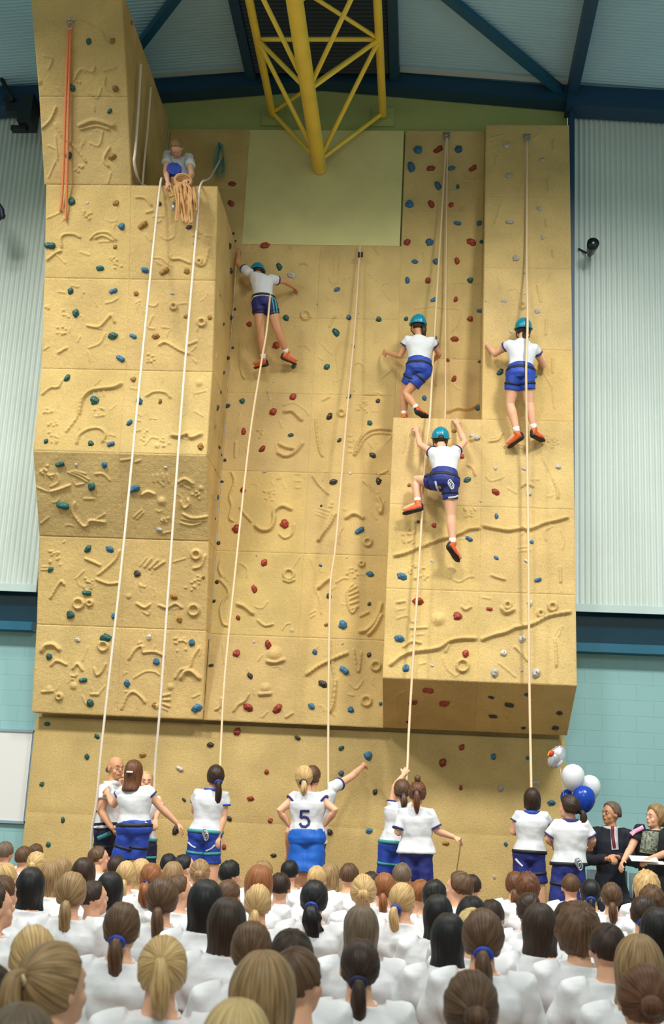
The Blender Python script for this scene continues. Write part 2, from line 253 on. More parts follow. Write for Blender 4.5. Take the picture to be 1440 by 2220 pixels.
# relief: drawn on each section in the units of a magnified crop (x0, y0, scale)
RELIEF = {
(0, 0, 2): "s1 330 92 380 100 410 125 445 108;s1 430 125 450 155 470 200;d5 14 148 145;s1 200 98 245 112;s1 190 240 225 255 210 300;s2 320 345 350 300 400 310 410 290;s2 450 305 500 292;s1 458 330 455 375 500 400;d6 25 340 335;s1 250 380 280 405;s1 380 400 420 425 440 380;b10 170 355;s2 243 464 218 520 170 565;s2 240 540 280 600 330 640 372 700;s3 345 545 400 522 450 530 492 546;s2 350 560 420 545 470 560;s1 445 570 430 630 390 620;s1 210 630 240 645;s2 475 640 450 690 470 720;s1 240 700 210 770;s1 480 750 470 790;d6 25 345 730;s1 160 480 175 500;s1 240 590 250 690;s1 405 460 410 480",
(40, 400, 2.88): "s2 270 390 268 330 300 310 350 312 385 330;s2 450 340 490 305 560 300 610 345;s2 480 335 530 320 590 350;s1 500 358 570 355;s1 180 210 240 185 285 160;s1 270 185 290 215;s1 300 180 315 210;d9 28 430 190;d9 38 610 490;s1 385 420 440 440;s2 180 470 230 430 265 415;s1 240 440 290 490;s2 735 80 790 85 830 130;s2 800 175 835 165;s1 840 200 905 200;s1 855 240 890 225;s1 885 320 930 345 970 325;s1 795 315 825 350;d7 38 1130 330;s1 1165 320 1210 325;s2 950 440 960 465 1010 465 1070 490;s2 1100 480 1130 505 1165 490 1190 400;r15 1130 480;s1 830 460 890 460 940 500;s1 860 480 890 500;s1 330 630 375 640;s1 250 670 290 675;d4 25 170 750;d4 22 290 805;d8 32 265 910;s2 430 880 500 890 545 850 580 815 600 860;s1 460 890 520 900;s1 370 980 385 950;s1 540 930 510 990 440 1020;s2 250 1050 300 1020;s1 160 1030 190 1010;s1 545 740 590 730 620 710;s1 735 740 760 725;s1 800 750 850 760 870 740;s1 840 820 810 890 850 900;r18 970 760;s1 1000 745 1050 740;r22 1145 860;s1 1115 910 1130 870;s1 900 890 940 895;s2 880 1000 920 985 1000 1030 1060 1055;s2 1060 1000 1110 980;s1 1080 1040 1110 1010;d7 25 825 1085;s1 1090 1090 1110 1110;s2 150 1310 200 1270 250 1265 270 1225;s1 480 1250 510 1220;s3 380 1430 400 1340 450 1290 520 1275 600 1265 640 1245;s1 470 1300 475 1330;s1 500 1295 505 1325;s1 530 1290 535 1320;s2 800 1320 850 1295 920 1300 950 1330;s1 700 1270 740 1280;b18 1130 1240;s1 1100 1305 1170 1290",
(40, 850, 2.88): "s2 390 60 370 150 300 245;s1 380 150 380 230;d7 30 185 125;d9 30 505 125;d7 35 220 220;d7 30 235 290;s2 365 320 380 270 430 235 500 225 545 260 525 310;s1 565 265 605 275;s1 740 130 770 150;s1 730 175 760 180;d8 35 770 270;s1 790 330 830 285 870 290;b14 865 335;d6 30 920 310;s3 960 270 1010 275 1060 260 1080 285 1140 262;s1 1100 120 1150 150;d14 45 180 505;s1 240 510 250 560 200 590;s1 310 500 380 530 430 560;s1 330 495 400 520 440 545;s1 350 490 420 510;s1 360 580 410 570;s1 480 510 530 510 570 550;s2 200 620 270 600 320 580;s1 110 590 180 620;s2 350 690 340 730 350 770 400 830 430 830 450 800 540 810;s1 410 665 470 665;s1 490 790 540 760;s1 640 425 710 415;s1 730 435 760 425;s1 840 520 845 560;s1 870 515 875 555;s1 900 510 905 550;s1 930 515 940 560;b13 1140 600;s2 770 640 810 620 850 635;b20 895 680;s2 1000 560 1040 540 1090 570;s1 1010 580 1050 560 1090 590;s2 1015 680 1035 720 1065 700 1060 670;d6 35 1110 655;s2 1030 760 1090 785 1180 775;s1 1020 790 1090 805 1170 800;s1 1010 815 1080 830 1140 815;s1 720 780 770 735;s1 740 790 780 750;s1 140 820 190 780;d6 22 915 800;s1 900 880 950 870;s1 280 940 290 930;d11 38 215 1030;b8 260 1078;s1 150 1090 180 1090;s1 145 1110 180 1108;s2 420 1040 470 1060 510 1080;s2 500 1140 560 1090 610 1040 630 990;s2 490 1170 560 1195 630 1190;s2 200 1285 240 1215 270 1180 285 1200;s1 360 1165 410 1115;d9 32 430 1190;r30 375 1320;r16 445 1315;s1 760 1085 800 1035;s2 790 1090 830 1040;s2 820 1100 870 1050;s2 850 1100 910 1060;s1 970 1060 1040 1040;s2 1095 1100 1140 1085 1165 1020;r26 1110 1015;d4 25 775 1220;d12 48 1090 1195;b13 690 1275;s2 740 1320 790 1345 820 1325;s1 780 1370 810 1390 820 1365;s2 880 1330 930 1345 980 1320 1020 1345;r32 1095 1360",
(40, 1300, 2.88): "s3 145 320 170 285 220 280 255 310;s2 205 410 240 380 300 405;s2 340 430 370 400 400 440;s1 400 380 430 300;s2 475 430 490 470 520 450 545 400;b16 190 560;s2 150 575 215 570;r28 530 290;s2 690 370 730 310 770 290 780 330;d5 20 760 285;s2 780 330 850 325 910 350;s1 850 290 840 320;d12 42 1010 280;s2 1130 300 1090 360 1070 420 1010 440 980 490;s3 1015 490 1040 450 1080 445 1130 490;s1 1130 350 1140 310;s2 645 680 680 600 720 575 770 610 790 640;s1 665 575 730 570;s1 720 490 790 450 850 450 880 470;b16 860 665;s2 900 600 945 590;s2 905 625 945 625;s2 905 650 940 665;s1 900 675 930 690;b16 950 545;s1 1090 610 1130 590;r16 255 605;s1 400 600 420 650;s2 455 590 500 590;s1 490 600 540 540;b18 345 540;d5 20 345 480",
(440, 480, 3.428): "s2 655 200 670 140 730 105;s1 330 180 350 150 380 160 370 205;s2 725 320 755 312 780 325;s1 720 475 755 490;r32 765 700;s1 980 250 975 400;s1 1020 250 1010 400 1000 450 965 460 945 430;b45 1000 150;s1 1255 150 1275 130 1295 140;s2 1275 190 1310 250;s1 1340 470 1365 455 1385 470;s1 1340 510 1395 590;s1 930 570 975 590;s1 1290 810 1280 900;s2 985 700 940 780;s1 1140 330 1090 420;s1 1230 390 1300 450;s1 870 900 960 990;s1 1030 890 990 960 1000 1060 1010 1170;s1 860 1010 895 1030;s1 1130 1060 1160 1050 1200 1080 1190 1120;s1 1330 1160 1400 1100 1390 1040;s2 280 900 275 1000 290 1130 315 1170;s1 600 1365 680 1350 760 1400 785 1440;s3 610 1415 660 1410 700 1440 735 1475;s1 570 1480 590 1530;s3 570 1655 620 1680 680 1690;s3 560 1720 620 1745 690 1710 740 1650;s1 540 1650 550 1700;s2 840 1470 850 1600 870 1700 890 1745;s1 880 1540 885 1640;s2 890 1330 940 1305;s1 1200 1290 1290 1270 1350 1300;s1 1080 1590 1110 1595;s1 1080 1630 1110 1635;s1 1080 1670 1110 1675;s1 1080 1710 1110 1715;s3 1130 1730 1160 1640 1220 1570 1300 1545 1390 1550;s2 1150 1710 1200 1620 1280 1575 1390 1580;s1 1230 1640 1260 1680;s1 1270 1610 1290 1650;d10 40 1180 1380;r24 1030 1425;s2 245 1640 240 1750;s1 720 930 760 920 800 960;d7 30 430 1580;s1 1240 1290 1300 1280;s1 480 1260 500 1330",
(440, 980, 3.428): "s2 215 150 235 220 200 330 215 400 200 490 230 515;s2 280 410 310 460 360 515;s3 395 550 440 580 500 570 530 500 530 440 590 400 655 425;s2 570 610 610 640 660 610 680 540;d13 45 490 320;s1 690 165 725 165;s1 690 215 725 215;s1 690 265 725 265;d4 20 570 190;s2 820 180 860 240 930 310;s1 910 150 890 210;s3 980 460 940 540 880 620 860 655;s1 840 460 920 490;s1 850 440 930 468;s1 860 415 940 440;d5 20 960 390;s2 1195 215 1240 260 1300 340;s3 1300 340 1330 400 1320 450 1300 400;s1 1250 450 1290 500;s3 1065 490 1110 460 1150 465 1190 490;r27 1225 670;s1 1290 180 1280 140;s2 1310 170 1370 140;s1 1010 680 1010 620 1040 560;s2 135 800 120 860 140 920;s2 130 950 180 1010 190 1060 150 1110 130 1180 150 1270 180 1290;s1 290 830 330 870 325 930;r36 640 910;s2 600 950 640 965 680 950;s1 670 860 720 780;s1 390 1150 440 1160 480 1110;s3 260 1130 310 1150 370 1200;s2 410 1250 460 1290 520 1280;s1 590 1320 620 1280 650 1275;b12 660 1325;s1 800 790 830 880 830 1000 870 1100 880 1200;s3 860 1010 890 980 940 940;s1 800 1200 830 1180;s1 800 1230 830 1210;s2 1110 985 1075 1040 1080 1130 1110 1195 1145 1150;s2 1090 1030 1140 1000;s2 1090 1060 1150 1035;s2 1090 1095 1150 1070;s2 1090 1130 1150 1110;s2 1095 1170 1150 1150;d11 42 1110 900;s1 990 970 1040 940 1080 940;r17 1180 830;s2 1170 1220 1210 1200 1230 1190;s3 1325 1130 1310 1190 1270 1270 1220 1320 1170 1335;s3 1325 1210 1280 1300 1230 1355;b42 530 1505;s3 480 1555 540 1565 600 1545;b28 465 1755;s3 425 1800 500 1795;s3 775 1650 860 1590 960 1540 1070 1495;s2 945 1400 960 1560 985 1700;s3 985 1700 970 1850 945 1925;s2 1120 1470 1140 1600 1155 1630 1165 1600 1175 1490;r34 1215 1850;s1 1080 1800 1120 1810;s1 1090 1720 1140 1760 1190 1700;s2 95 1915 130 1890 140 1830;s2 230 1925 260 1880 310 1850 340 1800;s2 620 1970 665 1940;s1 440 1970 480 1930;s1 150 1430 160 1570;r32 1285 1590;s1 410 1550 440 1510",
(820, 260, 3.273): "s2 1245 150 1245 215;s2 1205 420 1210 510;s2 1190 710 1200 760;s2 1240 930 1245 970;s2 1130 1180 1155 1290;s2 1195 1420 1190 1520;s2 1240 1690 1240 1790;s1 840 260 830 330;s1 600 380 620 420 680 430 730 410;s1 800 130 880 110;s1 920 1210 980 1200 1010 1260;r20 1025 1320;s1 880 580 830 740;s1 260 1340 400 1325 480 1340 580 1350 570 1450 520 1500;s1 190 640 300 700;s1 520 500 545 505;s1 850 1100 870 1200;s1 1230 1080 1200 1160;s1 320 940 340 1060;d6 30 590 650",
(820, 780, 3.273): "s3 495 370 560 345 640 350 700 320;s1 195 520 190 600 175 660;s2 640 750 670 770 690 820;s3 120 1390 200 1370 300 1325;s3 330 1318 420 1280 500 1260 580 1235 640 1205 720 1195;s3 750 1180 850 1200 930 1210 1020 1195 1060 1205;s3 1060 1205 1110 1190 1180 1160 1270 1140 1340 1120;s2 790 580 850 570 880 520;s1 800 560 850 545 870 500;s1 1000 620 1060 640;s1 990 600 1060 615;s1 1160 600 1170 700 1200 760 1240 840;s2 1240 840 1270 920 1275 980;s1 770 830 800 860 850 850 890 830;s2 1020 900 1050 880 1100 900;s1 1090 850 1140 850;s1 920 910 980 945;s1 1190 1280 1180 1220 1220 1190;s1 1310 1340 1320 1270 1300 1210;s1 1000 1360 1080 1350;s1 995 1335 1070 1325;d15 50 215 1250;s1 1240 200 1250 340;s1 1180 100 1240 200;s3 660 570 710 545;d9 38 1240 590;d8 40 260 1480;d12 48 640 1090;s1 930 820 940 880;s1 40 1000 50 1090;s2 390 90 410 180",
(810, 1220, 3.13): "s3 120 690 180 640 260 605 380 590 450 575 520 530 600 515 690 515;s2 490 600 510 560;s3 740 520 820 490 900 470 960 440;s3 960 440 1080 415 1190 360 1330 335;s2 160 270 210 262;s1 165 320 210 312;s1 160 380 230 360 260 400 290 395;s2 255 445 360 440;s1 265 490 340 485;s2 205 570 260 535 320 545;b32 440 385;r38 605 700;s2 600 300 625 320 660 300;s3 870 310 900 340 950 320;r20 1135 345;s2 960 570 1000 610 1045 665;s1 850 680 900 720 965 775;s2 1230 520 1240 620 1240 700;s1 1280 430 1255 500;s2 800 85 840 100 890 115;s1 820 100 815 80;s1 520 100 580 130 640 100 680 95;d13 55 330 60;s2 1265 30 1270 130;r22 910 290;r26 1215 300;s1 310 690 350 680;s1 210 870 160 900 155 960 180 1090;s1 740 235 795 245;s1 470 640 500 720 560 770",
}
SEGS = []            # (a, b, width, height)
WH = {'1': (.010, .012), '2': (.014, .021), '3': (.021, .034)}
def stroke3d(pts, w, h):
    hs = [hit(*p) for p in pts]
    for a, b in zip(hs, hs[1:]):
        if a and b and (a[0]-b[0]).length < .75: SEGS.append((a[0], b[0], w, h))
def smoothpts(p):
    if len(p) < 3: return p
    out = []
    for i in range(len(p)-1):
        p0 = p[max(i-1, 0)]; p1 = p[i]; p2 = p[i+1]; p3 = p[min(i+2, len(p)-1)]
        for k in range(4):
            t = k/4; out.append(tuple(.5*((2*p1[j])+(-p0[j]+p2[j])*t+(2*p0[j]-5*p1[j]+4*p2[j]-p3[j])*t*t+(-p0[j]+3*p1[j]-3*p2[j]+p3[j])*t**3) for j in (0, 1)))
    out.append(p[-1]); return out
for (ox, oy, sc), txt in RELIEF.items():
    for it in txt.split(';'):
        a = it.split(); k = a[0][0]; q = a[0][1:]; n = list(map(float, a[1:]))
        P = lambda x, y: (ox+x/sc, oy+y/sc)
        if k == 's':
            stroke3d(smoothpts([P(n[i], n[i+1]) for i in range(0, len(n), 2)]), *WH[q])
        elif k == 'r':
            r = float(q); stroke3d([P(n[0]+r*math.cos(t*PI/7), n[1]+r*math.sin(t*PI/7)) for t in range(15)], .015, .028)
        elif k == 'b':
            r = float(q); h = hit(*P(n[0], n[1]))
            if h: SEGS.append((h[0], h[0]+V((.002, 0, .002)), r/sc/185*1.05, min(.06, r/sc/185*.75)))
        elif k == 'd':
            r = n[0]
            for _ in range(int(q)):
                x, y = n[1]+random.uniform(-r, r), n[2]+random.uniform(-r, r); h = hit(*P(x, y))
                if h: SEGS.append((h[0], h[0]+V((random.uniform(-.012, .012), 0, random.uniform(-.006, .006))), .011, .018))
# sparse extra squiggles so that no panel is bare
for s_, q, rl in PANELS:
    if rl < .25: continue
    for _ in range(int(4*rl)):
        u, v = random.uniform(.1, .9), random.uniform(.1, .9)
        c = q[0].lerp(q[1], u).lerp(q[3].lerp(q[2], u), v); ex = (q[1]-q[0]).normalized(); ey = (q[3]-q[0]).normalized()
        a = random.uniform(0, 6.28); k = random.uniform(-1.2, 1.2); L = random.uniform(.04, .13); n = 6; p = c
        for j in range(n):
            d = ex*math.cos(a)+ey*math.sin(a); p2 = p+d*L/n; SEGS.append((p, p2, .010, .007)); p = p2; a += k/ n*2
SECD = {'column': ('overhanging sand coloured climbing wall column with bulging middle on the left', 'climbing wall'),
        'tower': ('tall forward leaning sand coloured tower above the left climbing column', 'climbing wall'),
        'centre': ('flat central moulded climbing wall between the column and the protruding slab', 'climbing wall'),
        'recess': ('narrow recessed strip of climbing wall with red and teal holds, upper right', 'climbing wall'),
        'backleft': ('dark shaded flat climbing panel behind the kneeling person at the top', 'climbing wall'),
        'slab': ('protruding sand coloured climbing slab on the right with dark underside', 'climbing wall'),
        'lower': ('smooth mustard base of the climbing wall behind the standing people', 'climbing wall')}
SEC = {}
for k, (l, c) in SECD.items():
    qs = [p for s_, q, _ in PANELS if s_ == k for p in q]; mn = V((min(p.x for p in qs)+max(p.x for p in qs), 0, 0))/2
    SEC[k] = empty('climbing_wall', (mn.x, 0, min(p.z for p in qs)), l, c, 'sections of the climbing wall')
SA = np.array([s[0] for s in SEGS]); SB = np.array([s[1] for s in SEGS]); SW = np.array([s[2] for s in SEGS]); SH = np.array([s[3] for s in SEGS])
def lownoise(P, seed, sc):
    g = np.random.default_rng(seed); h = np.zeros(len(P))
    for _ in range(9):
        d = g.normal(size=3); d /= np.linalg.norm(d); h += np.sin(P@d*sc*g.uniform(.6, 1.8)+g.uniform(0, 6.28))
    return h/9
BASE = np.array(lin((204, 175, 117))[:3])
for pi, (s_, q, rl) in enumerate(PANELS):
    q = [np.array(p) for p in q]; lu = np.linalg.norm(q[1]-q[0]); lv = max(np.linalg.norm(q[3]-q[0]), np.linalg.norm(q[2]-q[1]))
    st = .0095 if rl > .15 else .05
    nu = max(3, int(lu/st)); nv = max(3, int(lv/st)); u, v = np.meshgrid(np.linspace(0, 1, nu+1), np.linspace(0, 1, nv+1))
    u = u.ravel()[:, None]; v = v.ravel()[:, None]
    P = (q[0]*(1-u)+q[1]*u)*(1-v)+(q[3]*(1-u)+q[2]*u)*v
    nrm = np.cross(q[2]-q[0], q[3]-q[1]); nrm /= np.linalg.norm(nrm)
    h = np.zeros(len(P))
    if rl > .15:
        h = .003*lownoise(P, 3, 30)+.0022*lownoise(P, 4, 85)+.0012*lownoise(P, 5, 190)
        lo, hi = P.min(0)-.06, P.max(0)+.06
        idx = np.where(((np.minimum(SA, SB) < hi).all(1)) & ((np.maximum(SA, SB) > lo).all(1)))[0]
        for i in idx:
            a, b, w, A = SA[i], SB[i], SW[i], SH[i]; m = ((P > np.minimum(a, b)-w*1.8) & (P < np.maximum(a, b)+w*1.8)).all(1)
            if not m.any(): continue
            X = P[m]-a; d = b-a; t = np.clip(X@d/(d@d+1e-9), 0, 1)[:, None]; D = np.linalg.norm(X-t*d, axis=1)/w
            hh = A*np.clip(1-D*D*.42, 0, 1)**1.6
            h[m] = np.maximum(h[m], hh+.3*h[m])
    edge = ((u[:, 0] < 1e-6) | (u[:, 0] > 1-1e-6) | (v[:, 0] < 1e-6) | (v[:, 0] > 1-1e-6))
    h[edge] = -.006
    P = P+nrm[None]*h[:, None]
    ii = np.arange((nu+1)*(nv+1)).reshape(nv+1, nu+1); fc = np.stack([ii[:-1, :-1], ii[:-1, 1:], ii[1:, 1:], ii[1:, :-1]], -1).reshape(-1, 4)
    me = bpy.data.meshes.new('wall_panel'); me.vertices.add(len(P)); me.vertices.foreach_set('co', P.astype('f').ravel())
    me.loops.add(fc.size); me.loops.foreach_set('vertex_index', fc.ravel().astype('i')); me.polygons.add(len(fc)); me.polygons.foreach_set('loop_start', np.arange(0, fc.size, 4, dtype='i'))
    me.update(calc_edges=True); me.validate()
    o = link('moulded_panel', me, WALLM, SEC[s_])
    t = 1+random.uniform(-.05, .05); c = BASE*t*np.array([1, 1+random.uniform(-.02, .02), 1+random.uniform(-.07, .05)])
    if s_ == 'lower': c = BASE*np.array([.93, .95, .95])
    o.color = (*c, 1)
# solid cores behind the panels
def zz(l): return [V((p[0], p[1], p[2]+LZ)) for p in l]
def core(sec, m): o = m.build('panel_backing', WALLM, SEC[sec], smooth=False); o.color = (*BASE*.9, 1)
e = .02
core('column', MB().prism(zz([(XL+e, .05, .0)]+[(XL+e, y+e, z) for z, y in PROF[:-1]]+[(XL+e, -1.58, 5.88), (XL+e, .05, 5.88)]), (XR-XL-2*e, 0, 0)))
core('tower', MB().prism(zz([(XL+e, .05, 5.9), (XL+e, -1.6+e, 5.9), (XL+e, -2.1+e, 6.72), (XL+e, -2.77+e, 7.64), (XL+e, .05, 7.64)]), (XM-XL-2*e, 0, 0)))
core('slab', MB().prism(zz([(SX1+e, .0, 0+e), (SX1+e, -.9+e, .46+e), (SX1+e, ys(7.6)+e, 7.6), (SX1+e, .0, 7.6)]), (SX2-SX1-2*e, 0, 0)).prism(zz([(SX0+.002, .0, 0+e), (SX0+.002, -.9+e, .46+e), (SX0+.002, ys(3.5)+e, 3.5), (SX0+.002, .0, 3.5)]), (SX1-SX0, 0, 0)))
core('centre', MB().box((0, .045, LZ+3), (2.1, .05, 5.96)))
core('recess', MB().box(((SX0+SX1)/2, .045, LZ+5.5), (1.0, .05, 4.1)))
core('backleft', MB().box((-1.52, .045, LZ+6.75), (1.04, .05, 1.7)))
core('lower', MB().box((0.015, YB+.045, LZ-1.14), (6.1, .05, 2.2)).box((0.015, .2, LZ+.02), (6.1, .04, .2)))
# ------------------------------------------------------------------ holds
HCOL = {'t': (30, 88, 84), 'b': (48, 104, 140), 'r': (150, 52, 34), 'y': (150, 108, 42), 'w': (186, 180, 172), 'k': (58, 52, 50)}
HNAME = {'t': 'teal hold', 'b': 'blue hold', 'r': 'brick red hold', 'y': 'ochre hold', 'w': 'pale grey hold', 'k': 'dark hold'}
HOLDS = {
(0, 0, 2): "385 180 12 t,488 178 12 y,310 380 13 t,500 385 13 y,475 483 10 t,300 675 14 t,488 682 13 y,570 100 9 y",
(40, 400, 2.88): "335 105 22 t,430 115 9 w,610 118 18 y,645 262 20 b,780 253 22 y,880 120 14 k,200 382 24 t,605 390 12 y,510 525 18 t,790 537 18 b,915 540 22 y,1052 540 18 y,325 665 20 t,408 675 8 w,595 665 18 b,735 680 15 y,962 678 10 w,358 803 24 t,590 943 24 t,718 948 16 b,858 950 18 y,1195 830 14 y,1045 825 12 y,640 1088 20 b,303 1210 20 t,718 1217 17 y,475 1347 26 t,755 1352 22 b,885 1357 14 y,1065 265 16 k,1318 385 17 k,1338 310 10 k,1353 355 9 k,1325 540 19 k,1258 692 8 y,1325 830 15 k,1280 873 11 k,1353 780 8 k,1305 1083 15 k,1280 1177 12 k,1338 1020 8 k,1262 1298 10 k,1240 1397 17 k,1305 1382 15 k",
(40, 850, 2.88): "172 307 16 t,452 320 17 t,580 325 17 b,693 193 18 b,1137 340 22 y,263 450 20 t,360 455 10 w,537 455 20 b,918 472 9 w,457 590 26 t,727 603 26 b,282 710 28 t,880 860 16 w,433 980 22 t,570 983 20 b,200 1107 16 t,742 1133 20 k,430 1255 20 t,970 1280 18 y,325 1390 24 t,597 1398 16 b,1155 1157 11 y,1005 1420 20 y,1225 215 14 y,1252 345 12 k,1268 392 8 k,1290 425 10 k,1228 485 8 y,1270 560 9 k,1243 655 16 b,1228 790 7 k,1250 942 12 k,1240 1185 12 k,1222 1305 11 k",
(40, 1300, 2.88): "370 250 14 w,545 238 28 t,815 235 18 w,1085 268 20 b,192 355 18 t,862 387 20 b,407 503 18 t,678 523 22 b,448 645 22 t,853 660 18 y,1115 680 25 b,1205 410 11 k,180 775 15 t,490 855 14 t,428 980 17 t,777 972 16 y,1200 905 17 k,1010 1057 16 w,148 1153 14 t,1035 1250 10 k,1315 1367 14 k,278 1377 15 t,1368 825 22 r",
(160, 1600, 3.6): "795 722 30 k,1380 475 20 r,1175 850 18 r",
(560, 1600, 3): "258 0 14 k,540 65 16 t,715 115 26 b,55 220 15 r,540 230 17 b,760 350 18 k,80 537 15 r,465 612 18 k,722 603 17 b,100 765 14 k,1200 160 26 r,1325 62 18 r,1318 325 14 r,1222 685 15 y",
(1040, 1580, 3.6): "110 220 20 b,375 228 14 b,165 465 24 w,440 425 20 w,560 580 22 b,205 900 16 b,115 1160 13 w",
(0, 1780, 3): "315 152 15 t",
(440, 480, 3.428): "462 178 28 r,568 340 25 t,997 505 18 b,1085 715 20 b,1307 728 20 t,990 828 28 t,618 718 24 t,545 922 26 r,1118 930 13 k,923 1083 22 t,672 1305 25 r,293 1335 20 t,525 1417 26 r,1085 1303 17 t,1302 1335 16 k,940 1452 24 k,303 1563 22 r,653 1590 16 t,1240 1498 19 t,1013 1628 16 k,440 1693 24 r,1260 1740 20 k,675 1078 18 t,345 765 20 r,1160 680 8 w,527 1192 7 w,490 1258 8 w,1125 1258 8 w,660 405 24 w,850 615 6 w,805 1192 6 w,340 100 0 w",
(440, 980, 3.428): "297 285 22 r,970 220 24 k,1305 220 23 k,880 400 9 k,250 570 30 r,607 533 32 r,1168 583 26 b,460 148 10 w,1095 158 10 w,455 822 27 r,400 768 9 w,875 843 11 b,1243 905 24 b,383 1020 25 r,937 1070 19 k,1238 1130 14 k,262 1232 18 r,920 1285 14 y,1040 1283 31 b,485 1435 28 r,252 1497 27 r,380 1410 9 w,1037 1425 10 w,832 1487 20 b,1235 1507 18 k,352 1665 22 k,1053 1625 27 b,890 1725 26 k,335 1900 28 r,553 1910 33 r,808 1888 22 b,1100 1915 22 b,1070 785 8 w,1320 1870 15 b",
(820, 260, 3.273): "283 213 28 b,428 213 24 r,573 210 26 b,235 338 31 b,375 345 23 r,522 343 20 b,672 347 21 r,425 470 26 b,565 475 14 t,222 598 28 b,378 602 25 r,518 603 19 r,565 735 18 b,717 733 20 b,208 870 23 r,365 868 26 b,660 870 25 r,733 865 13 t,262 1005 18 b,408 1007 23 b,560 1003 21 r,208 1140 20 b,355 1140 20 r,653 1138 20 t,460 1140 8 w,398 1275 18 b,550 1275 17 r,200 1412 15 t,653 1413 20 r,725 1355 17 b,543 1558 21 r,493 1703 14 r,550 1685 8 w,405 1545 14 b,720 1715 11 t,912 183 20 w,1167 285 18 w,930 397 20 w,1145 632 16 w,937 728 18 w,1167 838 14 w,978 982 23 w,1045 1085 10 w,1047 1235 8 w,893 1285 16 w,1130 1357 18 w,945 1505 12 w,765 1285 6 w",
(820, 780, 3.273): "538 137 20 r,328 272 19 b,708 345 17 b,865 90 24 t,1112 120 13 b,540 505 15 y,690 550 26 w,597 687 18 r,633 850 22 t,833 770 14 w,1278 760 18 w,1035 775 11 w,833 940 22 r,1070 950 18 w,222 890 13 y,730 1005 7 w,840 1112 17 b,397 1175 17 r,647 1273 19 b,1090 1293 14 b,840 1405 15 b,380 1425 11 w,1055 1430 12 w,285 1150 11 k,5 860 15 k",
(810, 1220, 3.13): "192 95 26 b,1118 117 17 b,302 265 27 r,570 362 28 r,788 315 15 r,1060 275 20 w,175 517 25 b,222 717 24 b,625 617 25 r,1008 517 26 w,885 615 21 w,822 748 30 w,1103 750 32 w,398 697 10 w,1007 733 9 w,373 862 26 r,270 945 22 r,480 950 30 r,800 912 15 k,885 908 9 w,920 965 26 k,1042 893 17 b,810 1042 22 k,1262 1018 20 k,1018 1120 17 k,1235 1120 22 k,232 1080 13 k,598 1255 13 r,815 1305 11 b",
(320, 280, 7.2): "1325 855 46 r,1300 1165 44 r",
}
HM = []
for k in range(8):
    mb = MB(); sd = k*7.3; oblong = (1, 1.25, .85, 1.45, 1.1, .8, 1.0, 1.3)[k]
    def fn(d, p, sd=sd, k=k):
        w = 1+.35*noise.noise(V((d.x*1.6+sd, d.y*1.6, d.z*1.6)))+.12*noise.noise(V((d.x*4+sd, d.y*4, d.z*4)))
        p = p*w
        if k in (0, 4): p.z -= .35*math.exp(-((d.x**2+(d.y-.35)**2)/.12))*max(0, d.z)      # pocket
        if k in (1, 5): p.y += .35*max(0, d.z)                                             # lip leaning up
        if k == 3: p.z += .25*abs(d.x)
        if p.z < -.02: p.z = -.02
        return p
    mb.ell((0, 0, .0), (oblong, 1/oblong**.5, .85), None, 22, 14, fn)
    me = mb.mesh('hold'); me.materials.append(HOLDM); me.materials.append(STEEL)
    me.polygons.foreach_set('use_smooth', [True]*len(me.polygons)); HM.append(me)
bolt = MB().tube([(0, 0, 0), (0, 0, .22)], .17, 8, caps=False).mesh('bolt'); bolt.materials.append(mat('bolt_grey', (120, 112, 100), .4, metal=.5))
nh = 0
for (ox, oy, sc), txt in HOLDS.items():
    for it in txt.split(','):
        x, y, r, c = it.split(); x = ox+float(x)/sc; y = oy+float(y)/sc; r = float(r)/sc
        if r < .5: continue
        h = hit(x, y)
        if not h: print('hold missed', x, y); continue
        l, n, i = h; dist = (l-CAM).length; rad = r*dist/F*1.0
        up = V((0, 0, 1)); ty = (up-n*up.dot(n)); ty = ty.normalized() if ty.length > .05 else V((0, 1, 0)); tx = ty.cross(n)
        a = random.uniform(-.7, .7); M = Matrix((tx, ty, n)).transposed() @ Matrix.Rotation(a, 3, 'Z')
        sec = PANELS[i][0]; par = SEC[sec]
        o = bpy.data.objects.new('climbing_hold', HM[random.randrange(8)]); COL.objects.link(o); o.parent = par
        o.matrix_local = Matrix.Translation(l-par.location) @ M.to_4x4() @ Matrix.Diagonal((rad, rad, rad*random.uniform(.75, 1.05), 1))
        t = random.uniform(.8, 1.2); cc = lin(HCOL[c]); o.color = (cc[0]*t, cc[1]*t, cc[2]*t, 1); o['label'] = HNAME[c]; nh += 1
        if r > 4.6:
            b = bpy.data.objects.new('bolt', bolt); COL.objects.link(b); b.parent = o; b.location = (0, .1, .72)
print('holds', nh)
# ------------------------------------------------------------------ top anchors
def anchor(x, y):
    h = hit(x, y)
    if not h: return
    l, n, i = h; par = SEC[PANELS[i][0]]; m = MB()
    for s in (-1, 1):
        m.box(l+V((s*.025, 0, .03))+n*.012, (.03, .02, .04)); m.loop([l+n*.03+V((s*.025+.014*math.cos(t), 0, -.01+.03*math.sin(t))) for t in np.linspace(0, 6.28, 12, endpoint=False)], .005, 6)
    m.loop([l+n*.045+V((.03*math.cos(t), 0, -.055+.045*math.sin(t))) for t in np.linspace(0, 6.28, 14, endpoint=False)], .007, 6)
    o = m.build('top_anchor', STEEL, par); o['label'] = 'steel chain anchor'
for p in ((968, 296), (1142, 300), (607, 520), (781, 522), (155, 46)): anchor(*p)
